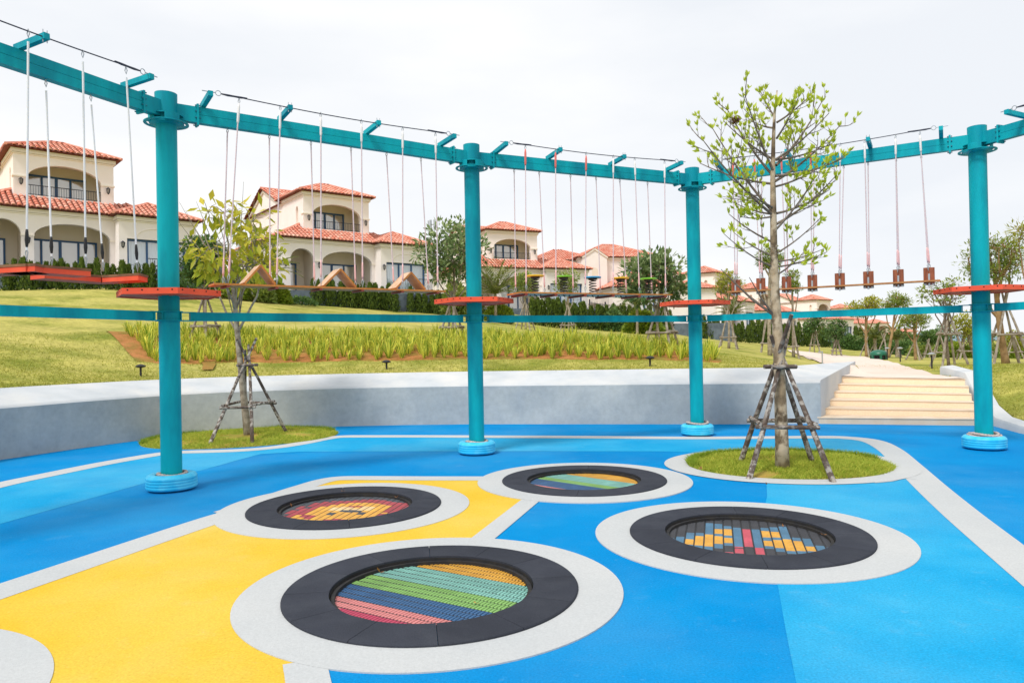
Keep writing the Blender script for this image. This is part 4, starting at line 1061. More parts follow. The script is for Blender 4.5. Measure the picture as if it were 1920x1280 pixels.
def tree(name, label, cat, base, H, cz, rx, rz, ncl, lpc, ll, lw, lm, bark, tr, seed, group=None, clr=None, up=.25, trunk_top=None, lean=(0, 0), fork=.45, droop=0, bare=0, flat=1, lr=.5):
    r = random.Random(seed); base = Vector(base)
    t = thing(name, label, cat, base, group)
    tb = MB(); lb = MB(); top = base+Vector((lean[0], lean[1], cz-rz*.3))
    tt = curve(base-Vector((0, 0, .1)), top, Vector((r.uniform(-.08, .08), r.uniform(-.05, .05), 0)), 8)
    tb.tube(tt, [tr*(1.15 if i == 0 else 1-.5*i/8) for i in range(9)], 10)
    clr = clr or rx*.31; cen = base+Vector((lean[0], lean[1], cz))
    limbs_ = []; nl = max(3, min(7, ncl//5))
    for k_ in range(nl):
        f_ = fork+(1-fork)*(k_/(nl-1))**1.1; i0 = min(8, int(round(8*f_))); a_ = k_*2.4+r.uniform(-.4, .4); zz = r.uniform(-.25, .75) if k_ < nl-1 else .9
        e = cen+Vector((cos(a_)*rx*.72*(1-.5*max(0, zz)), sin(a_)*rx*.72*flat*(1-.5*max(0, zz)), zz*rz*.75)); ln_ = (e-tt[i0]).length
        cv_ = curve(tt[i0], e, Vector((cos(a_), sin(a_), -.2))*ln_*.12, 7); cv_ = [p+rv(r)*.02*ln_*(j > 0) for j, p in enumerate(cv_)]
        tb.tube(cv_, [tr*lr*(1-.7*j/7) for j in range(8)], 7, False); limbs_ += [(p, tr*lr*(1-.7*j/7)) for j, p in enumerate(cv_)][2:]
    for i in range(ncl):
        d = rv(r); d = d/d.length*(r.uniform(.35, .95)**.6)
        if d.z < -.6: d.z *= .5
        c_ = cen+Vector((d.x*rx*.8, d.y*rx*.8*flat, d.z*rz*.8)); cr_ = clr*r.uniform(.7, 1.2)
        st, rs_ = min(limbs_, key=lambda q: (q[0]-c_).length+.6*max(0, q[0].z-c_.z))
        cv_ = curve(st, c_, Vector((0, 0, -.08*(c_-st).length)), 5); tb.tube(cv_, [rs_*.6*(1-.6*j/5) for j in range(6)], 5, False)
        for k_ in range(4):
            e = c_+rv(r)*cr_*1.0; tb.tube([cv_[4], (cv_[4]+e)/2+Vector((0, 0, .04)), e], [tr*.12, tr*.08, tr*.04], 4, False)
        for k_ in range(lpc):
            v = rv(r); v = v/v.length*(v.length**.5); p = c_+Vector((v.x*cr_, v.y*cr_, v.z*cr_*.75))
            d = (v*.7+rv(r)*.6+Vector((0, 0, up-droop))).normalized(); n_ = (Vector((0, 0, 1))+rv(r)*.8)
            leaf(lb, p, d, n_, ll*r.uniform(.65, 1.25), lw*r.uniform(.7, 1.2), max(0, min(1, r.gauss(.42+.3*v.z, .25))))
    for k_ in range(bare):
        st = tt[r.randint(5, 8)]; d = rv(r); d.z = abs(d.z)*.9+.25; e = cen+Vector((d.x*rx, d.y*rx, d.z*rz))*1.15
        tb.tube(curve(st, e, Vector((0, 0, -.1)), 5), [tr*.2*(1-.8*j/5) for j in range(6)], 5, False)
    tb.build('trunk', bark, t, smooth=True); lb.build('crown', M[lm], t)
    return t
def stakes(label, base, h, spread, n=4, r=.03, m='stake', x=False, fl=None, bar_z=.35, rot=.3, group='wooden stake frames propping the trees', over=.25, collar=.0):
    base = Vector(base); t = thing('tree_stakes', label, 'tree support', base, group); m_ = M[m]; feet = []
    rr_ = random.Random(int(abs(base.x*100)+abs(base.y*37)))
    for k in range(n):
        a_ = rot+2*pi*k/n; f = base+Vector((cos(a_)*spread, sin(a_)*spread, 0)); f.z = min(f.z, base.z) if abs(f.x) < 7 and f.y < 14.5 else P3(f.x, f.y).z if f.y > 14.5 else 0
        if fl: f = Vector(fl[k])
        top = base+Vector((cos(a_+.5)*.05, sin(a_+.5)*.05, h)); d = (top-f); e = top+d.normalized()*over*rr_.uniform(.6, 1.3)
        b = MB(); ps = [f-d*.03+(e-f+d*.03)*s_ for s_ in (0, .3, .6, 1)]
        ps = [p+Vector((rr_.uniform(-1, 1), rr_.uniform(-1, 1), 0))*r*.35 for p in ps]
        b.tube(ps, [r*1.1, r, r*.9, r*.7], 8); b.build('stake', m_, t, smooth=False); feet.append((f, d))
    if bar_z:
        for k in range(n):
            (f, d), (g_, e) = feet[k], feet[(k+1) % n]; zz = base.z+bar_z*h*1.0+(.035 if k % 2 else 0)
            p = f+d*((zz-f.z)/d.z); q_ = g_+e*((zz-g_.z)/e.z); dd = (q_-p).normalized(); b = MB()
            ofs = Vector((dd.y, -dd.x, 0))*r*1.6
            b.tube([p-dd*.09+ofs, q_+dd*.09+ofs], [r*.85, r*.8], 8); b.build('crossbar', m_, t)
    if collar:
        for k in range(2):
            a_ = rot+.8+k*pi; p = base+Vector((cos(a_)*.1, sin(a_)*.1, h*collar)); q_ = Vector((-sin(a_), cos(a_), 0))
            b = MB(); b.tube([p-q_*.16, p+q_*.16], r*.85, 8); b.build('crossbar', m_, t)
    return t

# the budding tree in the right-hand bed
r = random.Random(5); base = Vector((T1.x, T1.y, .04)); t = thing('budding_tree', 'tall slim tree with pale green leaf buds standing in the right grass bed', 'tree', base)
def tp_(px, py): return at(px, py, T1.y)
tr_pts = [base-Vector((0, 0, .1))]+[tp_(x, y) for x, y in ((1466, 830), (1463, 740), (1459, 640), (1454, 560), (1451, 470), (1450, 400), (1449, 330), (1450, 270), (1452, 215), (1457, 170))]
tb = MB(); tb.tube(tr_pts, [.09, .08, .071, .063, .055, .043, .038, .03, .023, .016, .008], 14); tb.build('trunk', M['bark'], t, smooth=True)
br = MB(); lb = MB()
def bud(p, up, s=1.0):
    for k in range(r.randint(4, 6)):
        d = (up+rv(r)*.55).normalized(); leaf(lb, p+rv(r)*.008, d, rv(r), r.uniform(.05, .09)*s, r.uniform(.022, .034)*s, r.random())
def twig(p, d, ln, rad, depth):
    n = 6; pts = [p]; q_ = Vector(p); dd = Vector(d).normalized()
    for k in range(n):
        dd = (dd+Vector((0, 0, .07))+rv(r)*.12).normalized(); q_ = q_+dd*ln/n; pts.append(q_)
    br.tube(pts, [rad*(1-.65*k/n) for k in range(n+1)], 6 if rad > .008 else 4, False)
    if depth > 0:
        m_ = {3: 6, 2: 5, 1: 2}.get(depth, 3)
        for k in range(m_):
            i = min(n, 2+int((n-1)*k/m_)); s_ = dd.cross(rv(r)).normalized()
            nd = (dd*.75+s_*r.uniform(.55, .95)+Vector((0, 0, .12))).normalized()
            twig(pts[i], nd, ln*r.uniform(.32, .55), rad*.5, depth-1)
    bud(pts[-1], (dd+Vector((0, 0, .6))).normalized(), 1.0 if depth < 2 else 1.1)
    if depth == 0 and r.random() < .35: bud(pts[3], (dd+rv(r)*.5).normalized(), .7)
limbs = [ # (start px,py) (end px,py) depth offset at the end
 ((1452, 400), (1330, 235), .1), ((1452, 405), (1312, 258), -.3), ((1450, 330), (1360, 185), .35), ((1452, 325), (1395, 160), -.3), ((1451, 345), (1305, 300), .4),
 ((1453, 300), (1560, 190), -.3), ((1453, 340), (1580, 215), .2), ((1455, 310), (1545, 170), .4), ((1456, 230), (1530, 150), -.1), ((1453, 220), (1425, 150), .2), ((1456, 260), (1500, 160), -.4),
 ((1453, 350), (1555, 300), -.5), ((1452, 240), (1400, 200), .5), ((1454, 330), (1590, 290), .1), ((1456, 400), (1560, 350), .2), ((1455, 430), (1530, 330), -.3),
 ((1452, 390), (1375, 330), -.4), ((1452, 402), (1368, 372), .3), ((1451, 405), (1385, 400), -.2), ((1455, 475), (1545, 400), .1), ((1457, 490), (1550, 460), -.2),
 ((1449, 480), (1372, 430), .2), ((1457, 515), (1520, 455), .3), ((1456, 420), (1572, 325), .25), ((1457, 500), (1556, 466), -.1), ((1451, 455), (1362, 395), .2), ((1449, 500), (1352, 432), -.25), ((1455, 300), (1568, 262), -.1), ((1452, 300), (1352, 205), 0)]
for (a_, b_), (c_, d_), dz in limbs:
    p = tp_(a_, b_); e = at(1452+(c_-1452)*.95, d_+(22 if d_ < 230 else 6), T1.y+dz); v = e-p; ln_ = v.length
    mid = (p+e)/2+Vector((0, 0, -.1*ln_)); n = 8; pts = [p*(1-s)**2+mid*2*s*(1-s)+e*s*s for s in [k/n for k in range(n+1)]]
    rad = .009+.010*min(1, ln_/1.2) if b_ < 460 else .012
    br.tube(pts, [rad*(1-.72*k/n) for k in range(n+1)], 7, False)
    ns = int(4+ln_*4)
    for k in range(ns):
        i = 2+int(6.9*k/ns); dd = (pts[min(i+1, n)]-pts[i-1]).normalized(); s_ = dd.cross(rv(r)).normalized()
        if b_ > 425 and k % 2: continue
        twig(pts[i], (dd*.7+s_*r.uniform(.6, 1)+Vector((0, 0, .2))).normalized(), ln_*r.uniform(.2, .38)*(1.15-.06*i), rad*.38, 1)
    bud(e, Vector((0, 0, 1)), 1.1)
for (x, y, s_) in ((1458, 195, 1.9), (1452, 205, 1.7), (1462, 200, 1.8)):
    for k in range(2): bud(at(x, y, T1.y-.05), Vector((.2, 0, 1)), s_)
# two bare stems low on the trunk
for e in ((1405, 520), (1352, 505), (1368, 522)):
    br.tube([tp_(1452, 592), (tp_(1452, 592)+at(*e, T1.y-.2))/2+Vector((0, 0, -.03)), at(*e, T1.y-.2)], [.016, .011, .004], 6, False)
br.build('branches', M['twig'], t, smooth=True); lb.build('crown', M['l_bud'], t)
nb = MB()
for k in range(150):
    c_ = at(1378, 226, T1.y+.05); v = rv(r); v.z *= .6; p = c_+v*.06; nb.tube([p-rv(r)*.04, p+rv(r)*.04], .0025, 3, False)
tag(nb.build('bird_nest', M['nest'], origin=at(1378, 226, T1.y)), 'small brown tangle of a bird nest in the upper left branches of the budding tree', 'bird nest')
stakes('four bark-mottled wooden stakes with crossbars propping the budding tree in the right bed', (T1.x+.0, T1.y, .04), 1.32, .62, 4, .032, 'stake', bar_z=.42, rot=radians(232), over=.5, collar=.95, fl=[gnd(1405, 893, .03), gnd(1561, 899, .03), gnd(1523, 868, .03), gnd(1388, 866, .03)])

# left yellowing tree
tree('yellowing_tree', 'young tree with yellow-green large leaves in the left bed by the grey wall', 'tree', (T2.x, T2.y, .05), 4.7, 3.45, 1.02, 1.1, 40, 15, .23, .1, 'l_yel', M['barkg'], .07, 47, lean=(-.26, 0), fork=.62, lr=.36, droop=.55, bare=14, clr=.28)
stakes('dark weathered stake tripod with crossbars propping the yellowing tree in the left bed', (T2.x, T2.y, .05), 1.36, .66, 4, .03, 'stake', bar_z=.42, rot=radians(225), over=.5, collar=.96, fl=[gnd(393, 832, .03), gnd(474, 830, .03), gnd(537, 812, .03), gnd(462, 806, .03)])
for px, d, s_ in ((440, 13.1, -.2), (480, 13.2, .15), (486, 13.25, .35)):
    pass

BARK = M['barkg']
def T(px, d, yt, crx, czy, kind, label, seed, lean=0, base_dx=0, **kw):
    """crown radius crx and top yt in photo pixels, czy = crown centre"""
    b = on(px, d); top = at(px, yt, d).z-b.z; cz = at(px, czy, d).z-b.z; rx = crx*d/F_PX
    rz = max(top-cz, .2)
    P = {'fran': dict(ncl=34, lpc=52, ll=.19, lw=.085, lm='l_fran'), 'dark': dict(ncl=26, lpc=60, ll=.1, lw=.05, lm='l_dark'), 'mid': dict(ncl=34, lpc=44, ll=.12, lw=.05, lm='l_mid'),
         'lime': dict(ncl=26, lpc=44, ll=.14, lw=.06, lm='l_lime'), 'sparse': dict(ncl=22, lpc=16, ll=.14, lw=.06, lm='l_mid'), 'narrow': dict(ncl=30, lpc=34, ll=.16, lw=.04, lm='l_mid')}[kind]
    P.update(kw); tr = P.pop('tr', max(.04, min(.09, cz*.022)))
    bk = P.pop('bark', BARK)
    return tree(P.pop('name', 'young_tree'), label, 'tree', b, top, cz, rx, rz, P['ncl'], P['lpc'], P['ll']*max(1, d/30), P['lw']*max(1, d/30), P['lm'], bk, tr, seed, 'young trees on the lawn', lean=(lean*d/F_PX, 0), **{k: v for k, v in P.items() if k not in ('ncl', 'lpc', 'll', 'lw', 'lm')})
def ST(px, d, label, hpx, spx, n=4, r=.035, m='stakeg', bar_z=.3, rot=.4, over=.3):
    r = min(r, .034)
    if n == 3: hpx *= .62; over = .45*hpx*d/F_PX
    return stakes(label, on(px, d), hpx*d/F_PX, spx*d/F_PX, n, r, m, bar_z=bar_z, rot=rot, over=over)
T(386, 21, 425, 48, 492, 'dark', 'dark green bushy tree behind the yellowing tree, close to the left post', 51, lean=-2, ncl=60, lpc=80, ll=.13, lw=.065)
ST(386, 21, 'pale stake tripod on the soil bed under the dark bushy tree', 82, 27)
T(848, 22, 404, 78, 478, 'fran', 'broad-leaved dark tree on the bed just left of the second post', 52, lean=5, ncl=46)
ST(848, 22, 'grey stake tripod with crossbars on the bed just left of the second post', 70, 26)
T(986, 36, 506, 27, 532, 'mid', 'small round staked tree on the lawn below the yellow spring seat', 53)
ST(986, 36, 'pale stakes round the small tree below the yellow spring seat', 48, 20)
T(1066, 38, 500, 30, 530, 'mid', 'small staked tree on the lawn below the green and blue spring seats', 54)
ST(1066, 38, 'pale stakes round the small tree below the blue spring seat', 50, 19)
T(1242, 19.5, 462, 70, 528, 'fran', 'broad-leaved tree with thick pale limbs on the bed left of the third post', 55, lean=-14, ncl=44, flat=.8)
ST(1242, 19.5, 'large pale stake frame with long crossbars on the bed left of the third post', 100, 36, r=.04, bar_z=.32, rot=.2)
T(1366, 32, 503, 31, 534, 'mid', 'bright green tree on the lawn just right of the third post', 56, lm='l_lime')
ST(1366, 32, 'pale stake frame under the bright green tree right of the third post', 66, 22)
T(1443, 27, 455, 27, 486, 'mid', 'thin tree with small leaves standing directly behind the budding tree trunk', 57, lean=4)
ST(1438, 30, 'pale stakes on the lawn just left of the budding tree trunk', 60, 15)
T(1487, 28, 500, 22, 530, 'mid', 'slim tree just right of the budding tree trunk under the hanging blocks', 58, ncl=18)
ST(1484, 28, 'crossed pale stakes on the lawn just right of the budding tree trunk', 62, 18)
T(1527, 45, 585, 20, 612, 'dark', 'small dark tree on the lawn left of the round dark tree', 59)
ST(1527, 45, 'thin stakes round the small dark tree left of the round dark tree', 45, 13)
T(1568, 40, 596, 25, 620, 'dark', 'round dense dark green tree on the lawn beyond the steps', 60, ncl=40)
ST(1568, 40, 'short stake tripod under the round dense dark tree beyond the steps', 34, 12)
T(1624, 38, 556, 36, 576, 'lime', 'yellow-green tree with tan trunk at the far bend of the path', 61, bark=M['barktan'], tr=.085, ncl=34)
ST(1624, 38, 'crossed stakes at the yellow-green tree at the bend of the path', 42, 12, 3, bar_z=0)
T(1662, 36, 549, 30, 570, 'mid', 'green tree with leaning tan trunk right of the bend of the path', 62, bark=M['barktan'], tr=.08, lean=18)
ST(1657, 36, 'tall crossed stakes at the leaning tan tree right of the bend of the path', 50, 14, 3, bar_z=0, over=.5)
T(1716, 30, 585, 32, 603, 'mid', 'forked green tree beside the path between the white bollard lights', 63, bark=M['barktan'], tr=.07, lean=-2)
ST(1716, 30, 'crossed stakes round the forked green tree beside the path', 52, 17, 3, bar_z=0, over=.4)
T(1742, 44, 620, 22, 634, 'mid', 'low dark green tree right of the forked green tree', 64, lm='l_dark')
ST(1740, 42, 'small stake tripod under the low dark green tree', 26, 11)
T(1778, 22, 515, 46, 552, 'sparse', 'sparse thin tree with dark twigs just left of the right post', 65, lean=-8, bark=M['twig'], bare=6, ncl=30, lpc=14)
ST(1778, 22, 'big pale stake tripod with long crossbar just left of the right post', 96, 32, 4, .045, bar_z=.62, rot=.7, over=.45)
T(1808, 30, 582, 30, 612, 'lime', 'yellow-green bushy tree directly behind the right post', 66, ncl=26)
ST(1812, 30, 'tangle of pale stakes directly behind the foot of the right post', 52, 20)
T(1886, 20, 430, 66, 488, 'narrow', 'large narrow-leaved tree right of the right post', 67, lean=-18, bark=M['barktan'], tr=.10, ncl=60, flat=.8)
ST(1886, 20, 'big pale stake frame round the tan trunk of the large tree at the right edge', 110, 42, 4, .045, bar_z=.5, rot=.5, over=.4)
T(1950, 17.5, 385, 48, 452, 'narrow', 'pale green tree leaning in at the right edge of the picture', 68, lm='l_lime', bark=M['barktan'])
T(1905, 46, 622, 26, 640, 'mid', 'small green tree far behind at the right edge', 69, lm='l_lime')
ST(1846, 40, 'small far stakes right of the right post', 40, 16)
ST(1762, 36, 'low far stake frame between the small palms and the right post', 40, 16)
ST(1900, 38, 'far stakes behind the large tree at the right edge', 42, 18)
T(1840, 60, 612, 30, 636, 'mid', 'far green tree just right of the right post', 70)
T(1762, 70, 610, 26, 634, 'mid', 'far green tree left of the right post near the horizon', 71, lm='l_dark')
T(1700, 75, 622, 20, 640, 'dark', 'far dark tree between the forked tree and the hedge', 72)

# palms
def palm(px, d, yb, yt, label, seed, n=22, fl=1.6, group='palms'):
    r = random.Random(seed); b = on(px, d); ht = max(.2, at(px, yb, d).z-b.z)
    t = thing('palm_tree', label, 'palm tree', b, group); tb = MB()
    tb.tube([b-Vector((0, 0, .2)), b+Vector((.02, 0, ht*.6)), b+Vector((0, 0, ht))], [.1, .08, .1], 10); tb.build('trunk', M['barkg'], t)
    lb = MB(); c_ = b+Vector((0, 0, ht))
    for i in range(n):
        a_ = 2.4*i; el = radians(80-70*(i/n)**.8); L_ = fl*r.uniform(.8, 1.1); d_ = Vector((cos(a_)*cos(el), sin(a_)*cos(el), sin(el))); p = Vector(c_); tn = r.random()
        side = Vector((-sin(a_), cos(a_), 0)); ns = 16
        for k in range(ns):
            q_ = p+d_*L_/ns; lb.bar(p, q_, .018*(1-k/ns)+.006, .012, .8)
            f = sin(pi*min(1, (k+1.5)/ns))**.6*.42*fl/1.6
            for sg in (-1, 1):
                ld = (side*sg*.8+d_*.75+Vector((0, 0, .25))+rv(r)*.15).normalized(); leaf(lb, q_, ld, Vector((0, 0, 1)), f*r.uniform(.8, 1.1), .055*max(1, d/26), max(0, min(1, tn*.6+r.uniform(0, .4))))
            p = q_; d_ = (d_+Vector((0, 0, -.055-.02*k/ns))).normalized()
    lb.build('fronds', M['l_palm'], t)
palm(930, 44, 552, 485, 'large feathery palm just right of the second post', 1, 34, 2.7)
palm(506, 37, 512, 455, 'dark feathery palm between the yellowing tree and the second villa', 2, 24, 1.8)
palm(1374, 60, 590, 550, 'spreading palm on the lawn edge right of the third post', 3, 22, 2.0)
palm(1640, 44, 634, 604, 'small palm beyond the bend of the path', 4, 20, 1.2)
palm(1681, 40, 636, 600, 'thin young palm with crossed stakes beyond the path', 5, 18, 1.1)
palm(1195, 50, 575, 530, 'palm half hidden behind the broad-leaved tree left of the third post', 6, 20, 1.9)
ST(1681, 40, 'crossed stakes round the thin young palm beyond the path', 36, 12, 3, bar_z=0)
ST(1640, 44, 'crossed stakes round the small palm beyond the bend of the path', 34, 11, 3, bar_z=0)

# shrubs
def thuja(seed, H=1.0):
    r = random.Random(seed); b = MB()
    for i in range(620):
        z = r.random()**.8; rad = .25*(1-z)**.45*(.75+.35*noise.noise(Vector((z*5, seed, r.random())))+.15)+.01; a_ = r.random()*2*pi; k = r.random()**.4
        p = Vector((cos(a_)*rad*k, sin(a_)*rad*k, z*.97)); d = Vector((cos(a_)*.5, sin(a_)*.5, 1))+rv(r)*.5
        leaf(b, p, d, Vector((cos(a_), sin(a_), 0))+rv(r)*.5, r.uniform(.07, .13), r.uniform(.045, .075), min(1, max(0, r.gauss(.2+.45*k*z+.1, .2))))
    return b
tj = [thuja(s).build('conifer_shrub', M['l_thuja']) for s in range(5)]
usedj = set()
def shrub(px, d, h, label, group, i):
    k = i % 5
    if k in usedj: o = tj[k].copy(); COL.objects.link(o)
    else: o = tj[k]; usedj.add(k)
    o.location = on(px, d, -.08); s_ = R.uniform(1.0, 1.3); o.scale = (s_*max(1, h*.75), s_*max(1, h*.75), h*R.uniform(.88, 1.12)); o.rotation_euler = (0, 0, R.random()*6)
    tag(o, label, 'shrub', group)
n_ = 0
ORD = 'first second third fourth fifth sixth seventh eighth ninth tenth eleventh twelfth thirteenth fourteenth fifteenth sixteenth seventeenth eighteenth nineteenth twentieth twenty-first twenty-second twenty-third twenty-fourth twenty-fifth twenty-sixth twenty-seventh twenty-eighth twenty-ninth thirtieth'.split()
def hedge(p0, p1, step, d0, d1, h, label, group):
    global n_
    px = p0; q = 0
    while px < p1:
        f = (px-p0)/(p1-p0); shrub(px+R.uniform(-2, 2), d0+(d1-d0)*f+R.uniform(-.2, .2), h, ORD[q]+' from left, '+label, group, n_); n_ += 1; q += 1; px += step*R.uniform(.85, 1.15)
hedge(14, 345, 15, 30.6, 33.6, 1.3, 'dark conifer in the hedge before the leftmost villa', 'conifers before the leftmost villa')
hedge(588, 752, 12, 41.5, 44.4, 1.62, 'dark conifer in the hedge before the second villa', 'conifers before the second villa')
hedge(772, 905, 12, 45, 47.5, 1.5, 'dark conifer in the hedge between the second post and the second villa', 'conifers left of the second post')
hedge(1000, 1260, 10.5, 50.5, 59, 2.0, 'dark conifer in the hedge behind the spring seats bridge', 'conifers behind the spring seats bridge')
hedge(1322, 1402, 9, 63, 69, 1.9, 'dark conifer in the hedge just right of the third post', 'conifers right of the third post')
hedge(1412, 1560, 9, 72, 84, 2.4, 'dark conifer in the far hedge behind the hanging blocks', 'conifers behind the hanging blocks')
hedge(1606, 1770, 9, 84, 92, 2.6, 'dark conifer in the far hedge beyond the path', 'conifers beyond the path')
def bush(px, d, w_, h, lm, label, seed, n=2400, ll=.1):
    ll *= max(1, d/24); r = random.Random(seed); p0 = on(px, d); b = MB(); k = w_*d/F_PX; hh = h*d/F_PX
    for i in range(n):
        v = rv(r); v = v/v.length*(v.length**.35); v.z = abs(v.z); lump = 1+.22*noise.noise(v*2.5+Vector((seed, 0, 0)))
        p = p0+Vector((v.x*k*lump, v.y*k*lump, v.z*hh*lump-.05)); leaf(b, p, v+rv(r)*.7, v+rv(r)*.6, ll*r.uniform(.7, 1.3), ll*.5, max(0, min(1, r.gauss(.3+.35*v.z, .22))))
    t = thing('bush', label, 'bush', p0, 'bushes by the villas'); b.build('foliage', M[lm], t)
    s_ = MB(); s_.tube([p0-Vector((0, 0, .1)), p0+Vector((.02, 0, hh*.5))], [.05, .03], 6); s_.build('stem', BARK, t)
bush(935, 45, 30, 34, 'l_hedge', 'bright clipped round bush under the big palm', 81)
bush(372, 34, 34, 52, 'l_dark', 'dark bush behind the left post', 82)
bush(430, 35.5, 36, 50, 'l_hedge', 'yellow-green bush behind the yellowing tree trunk', 83, ll=.14)
bush(478, 36.5, 36, 48, 'l_mid', 'leafy bush left of the second villa terrace', 84, ll=.14)
bush(516, 38, 28, 36, 'l_hedge', 'low leafy bush at the corner of the stone terrace', 85, ll=.13)
bush(565, 40, 26, 14, 'l_dark', 'low ground-hugging bush against the stone terrace', 86, n=900)
bush(800, 47, 26, 30, 'l_dark', 'dark bush behind the broad-leaved tree by the second post', 87)
bush(855, 46, 28, 62, 'l_mid', 'tall leafy bush behind the stakes by the second post', 88, ll=.13)
bush(1150, 55, 24, 42, 'l_dark', 'dark bush by the black fence behind the spring seats', 89)
bush(1205, 52, 34, 44, 'l_hedge', 'bright bush left of the broad-leaved tree behind the last spring seat', 90, ll=.14)
bush(1590, 80, 26, 26, 'l_dark', 'far dark bush behind the round dark tree', 91)
bush(1690, 70, 34, 26, 'l_dark', 'far dark bush beyond the forked tree', 92)
bush(1735, 60, 30, 26, 'l_mid', 'far green bush left of the right post', 93)
bush(1790, 62, 30, 28, 'l_hedge', 'far yellow-green bush behind the right post', 94)
bush(1870, 64, 34, 24, 'l_mid', 'far green bush right of the right post', 95)
bush(1915, 58, 30, 30, 'l_hedge', 'far yellow-green bush at the right edge', 96)

# ---------------------------------------------------------------- villas
def wpanel(b, P0, P1, z0, z1, ops, inward, mi=0, rev=.28, rb=None):
    """wall panel from P0 to P1 (plan) with arched or square openings (s0, s1, zb, zspring, ztop)"""
    P0, P1 = Vector(P0), Vector(P1); L_ = (P1-P0).length; d = (P1-P0)/L_; iv = Vector(inward)
    loops = [[(0, z0), (L_, z0), (L_, z1), (0, z1)]]
    for (s0, s1, zb, zs, zt_) in ops:
        pr = [(s0, max(zb, z0+.002)), (s1, max(zb, z0+.002))]
        if zt_ > zs+.01: pr += [((s0+s1)/2+(s1-s0)/2*cos(pi*k/16), zs+(zt_-zs)*sin(pi*k/16)) for k in range(17)]
        else: pr += [(s1, zt_), (s0, zt_)]
        loops.append(pr)
        vs = []
        for s_, z in pr:
            p = P0+d*s_; vs += [(p.x, p.y, z), (p.x+iv.x*rev, p.y+iv.y*rev, z)]
        m_ = len(pr); (rb or b).add(vs, [(2*k, 2*k+1, (2*k+3) % (2*m_), (2*k+2) % (2*m_)) for k in range(m_)], .5, mi)
    L3 = [[Vector((s_, z, 0)) for s_, z in l] for l in loops]; flat = [p for l in L3 for p in l]
    vs = [((P0+d*p.x).x, (P0+d*p.x).y, p.y) for p in flat]
    b.add(vs, [t_ for t_ in tessellate_polygon(L3)], .5, mi)
def roof_plane(rb, tbm, P, e, up, poly, rnd, sp=.25, rw=.36):
    """P eave corner, e along the eave, up the slope; poly in (s, w)"""
    nrm_ = e.cross(up); nrm_ = nrm_ if nrm_.z > 0 else -nrm_
    rb.add([P+e*s_+up*w_ for s_, w_ in poly], [tuple(range(len(poly)))])
    smin, smax = min(p[0] for p in poly), max(p[0] for p in poly); wmax = max(p[1] for p in poly)
    rows_ = int(wmax/rw)+1
    for i in range(int((smax-smin)/sp)+1):
        s_ = smin+(i+.5)*sp
        for j in range(rows_):
            w0, w1 = j*rw-.02, (j+1)*rw+.05
            if not inpoly((s_, (j+.5)*rw), poly): continue
            vs = []
            for w_, lift, rad in ((w0, .052, .093), (w1, .012, .075)):
                for k in range(5):
                    a_ = pi*k/4; vs.append(P+e*(s_+cos(a_)*rad)+up*w_+nrm_*(lift+sin(a_)*rad*.8))
            tbm.add(vs, [(k, k+1, k+6, k+5) for k in range(4)]+[(4, 3, 2, 1, 0)], min(1, max(0, rnd.gauss(.4, .28))))
def hip(rb, tb, x0, x1, y0, y1, z, ov, pitch, rnd, ridge=None, gable=None):
    X0, X1, Y0, Y1 = x0-ov, x1+ov, y0-ov, y1+ov; w_ = X1-X0; d = Y1-Y0; h = min(w_, d)/2; tp = math.tan(pitch); cs = cos(pitch); sn = sin(pitch)
    sl_ = h/cs
    ex, ey = Vector((1, 0, 0)), Vector((0, 1, 0)); z3 = z
    if gable is None:
        fr = [(0, 0), (w_, 0), (w_-h, sl_), (h, sl_)] if w_ > d+.01 else [(0, 0), (w_, 0), (w_/2, sl_)]
        sd_ = [(0, 0), (d, 0), (d-h, sl_), (h, sl_)] if d > w_+.01 else [(0, 0), (d, 0), (d/2, sl_)]
        if w_ > d+.01: sd_ = [(0, 0), (d, 0), (d/2, sl_)]
        roof_plane(rb, tb, Vector((X0, Y0, z3)), ex, Vector((0, cs, sn)), fr, rnd)
        roof_plane(rb, tb, Vector((X1, Y1, z3)), -ex, Vector((0, -cs, sn)), fr, rnd)
        roof_plane(rb, tb, Vector((X0, Y1, z3)), -ey, Vector((cs, 0, sn)), sd_, rnd)
        roof_plane(rb, tb, Vector((X1, Y0, z3)), ey, Vector((-cs, 0, sn)), sd_, rnd)
        # ridge caps
        c_ = [(X0, Y0), (X1, Y0), (X1, Y1), (X0, Y1)]
        for (x, y) in c_:
            sx = 1 if x == X0 else -1; sy = 1 if y == Y0 else -1
            tb.tube([(x+sx*h*k/6, y+sy*h*k/6, z3+tp*h*k/6+.05) for k in range(7)], .085, 6, True, .3)
        if w_ > d+.01: tb.tube([(X0+h, (Y0+Y1)/2, z3+h*tp+.05), (X1-h, (Y0+Y1)/2, z3+h*tp+.05)], .09, 6, True, .3)
        elif d > w_+.01: tb.tube([((X0+X1)/2, Y0+h, z3+h*tp+.05), ((X0+X1)/2, Y1-h, z3+h*tp+.05)], .09, 6, True, .3)
    else:       # ridge along x, gable at x0
        sl2 = d/2/cs; fr = [(0, 0), (w_, 0), (w_, sl2), (0, sl2)]
        roof_plane(rb, tb, Vector((X0, Y0, z3)), ex, Vector((0, cs, sn)), fr, rnd)
        roof_plane(rb, tb, Vector((X1, Y1, z3)), -ex, Vector((0, -cs, sn)), fr, rnd)
        tb.tube([(X0, (Y0+Y1)/2, z3+d/2*tp+.06), (X1, (Y0+Y1)/2, z3+d/2*tp+.06)], .09, 6, True, .3)
    # soffit
    rb.add([(X0, Y0, z-.015), (X1, Y0, z-.015), (X1, Y1, z-.015), (X0, Y1, z-.015)], [(0, 3, 2, 1)])
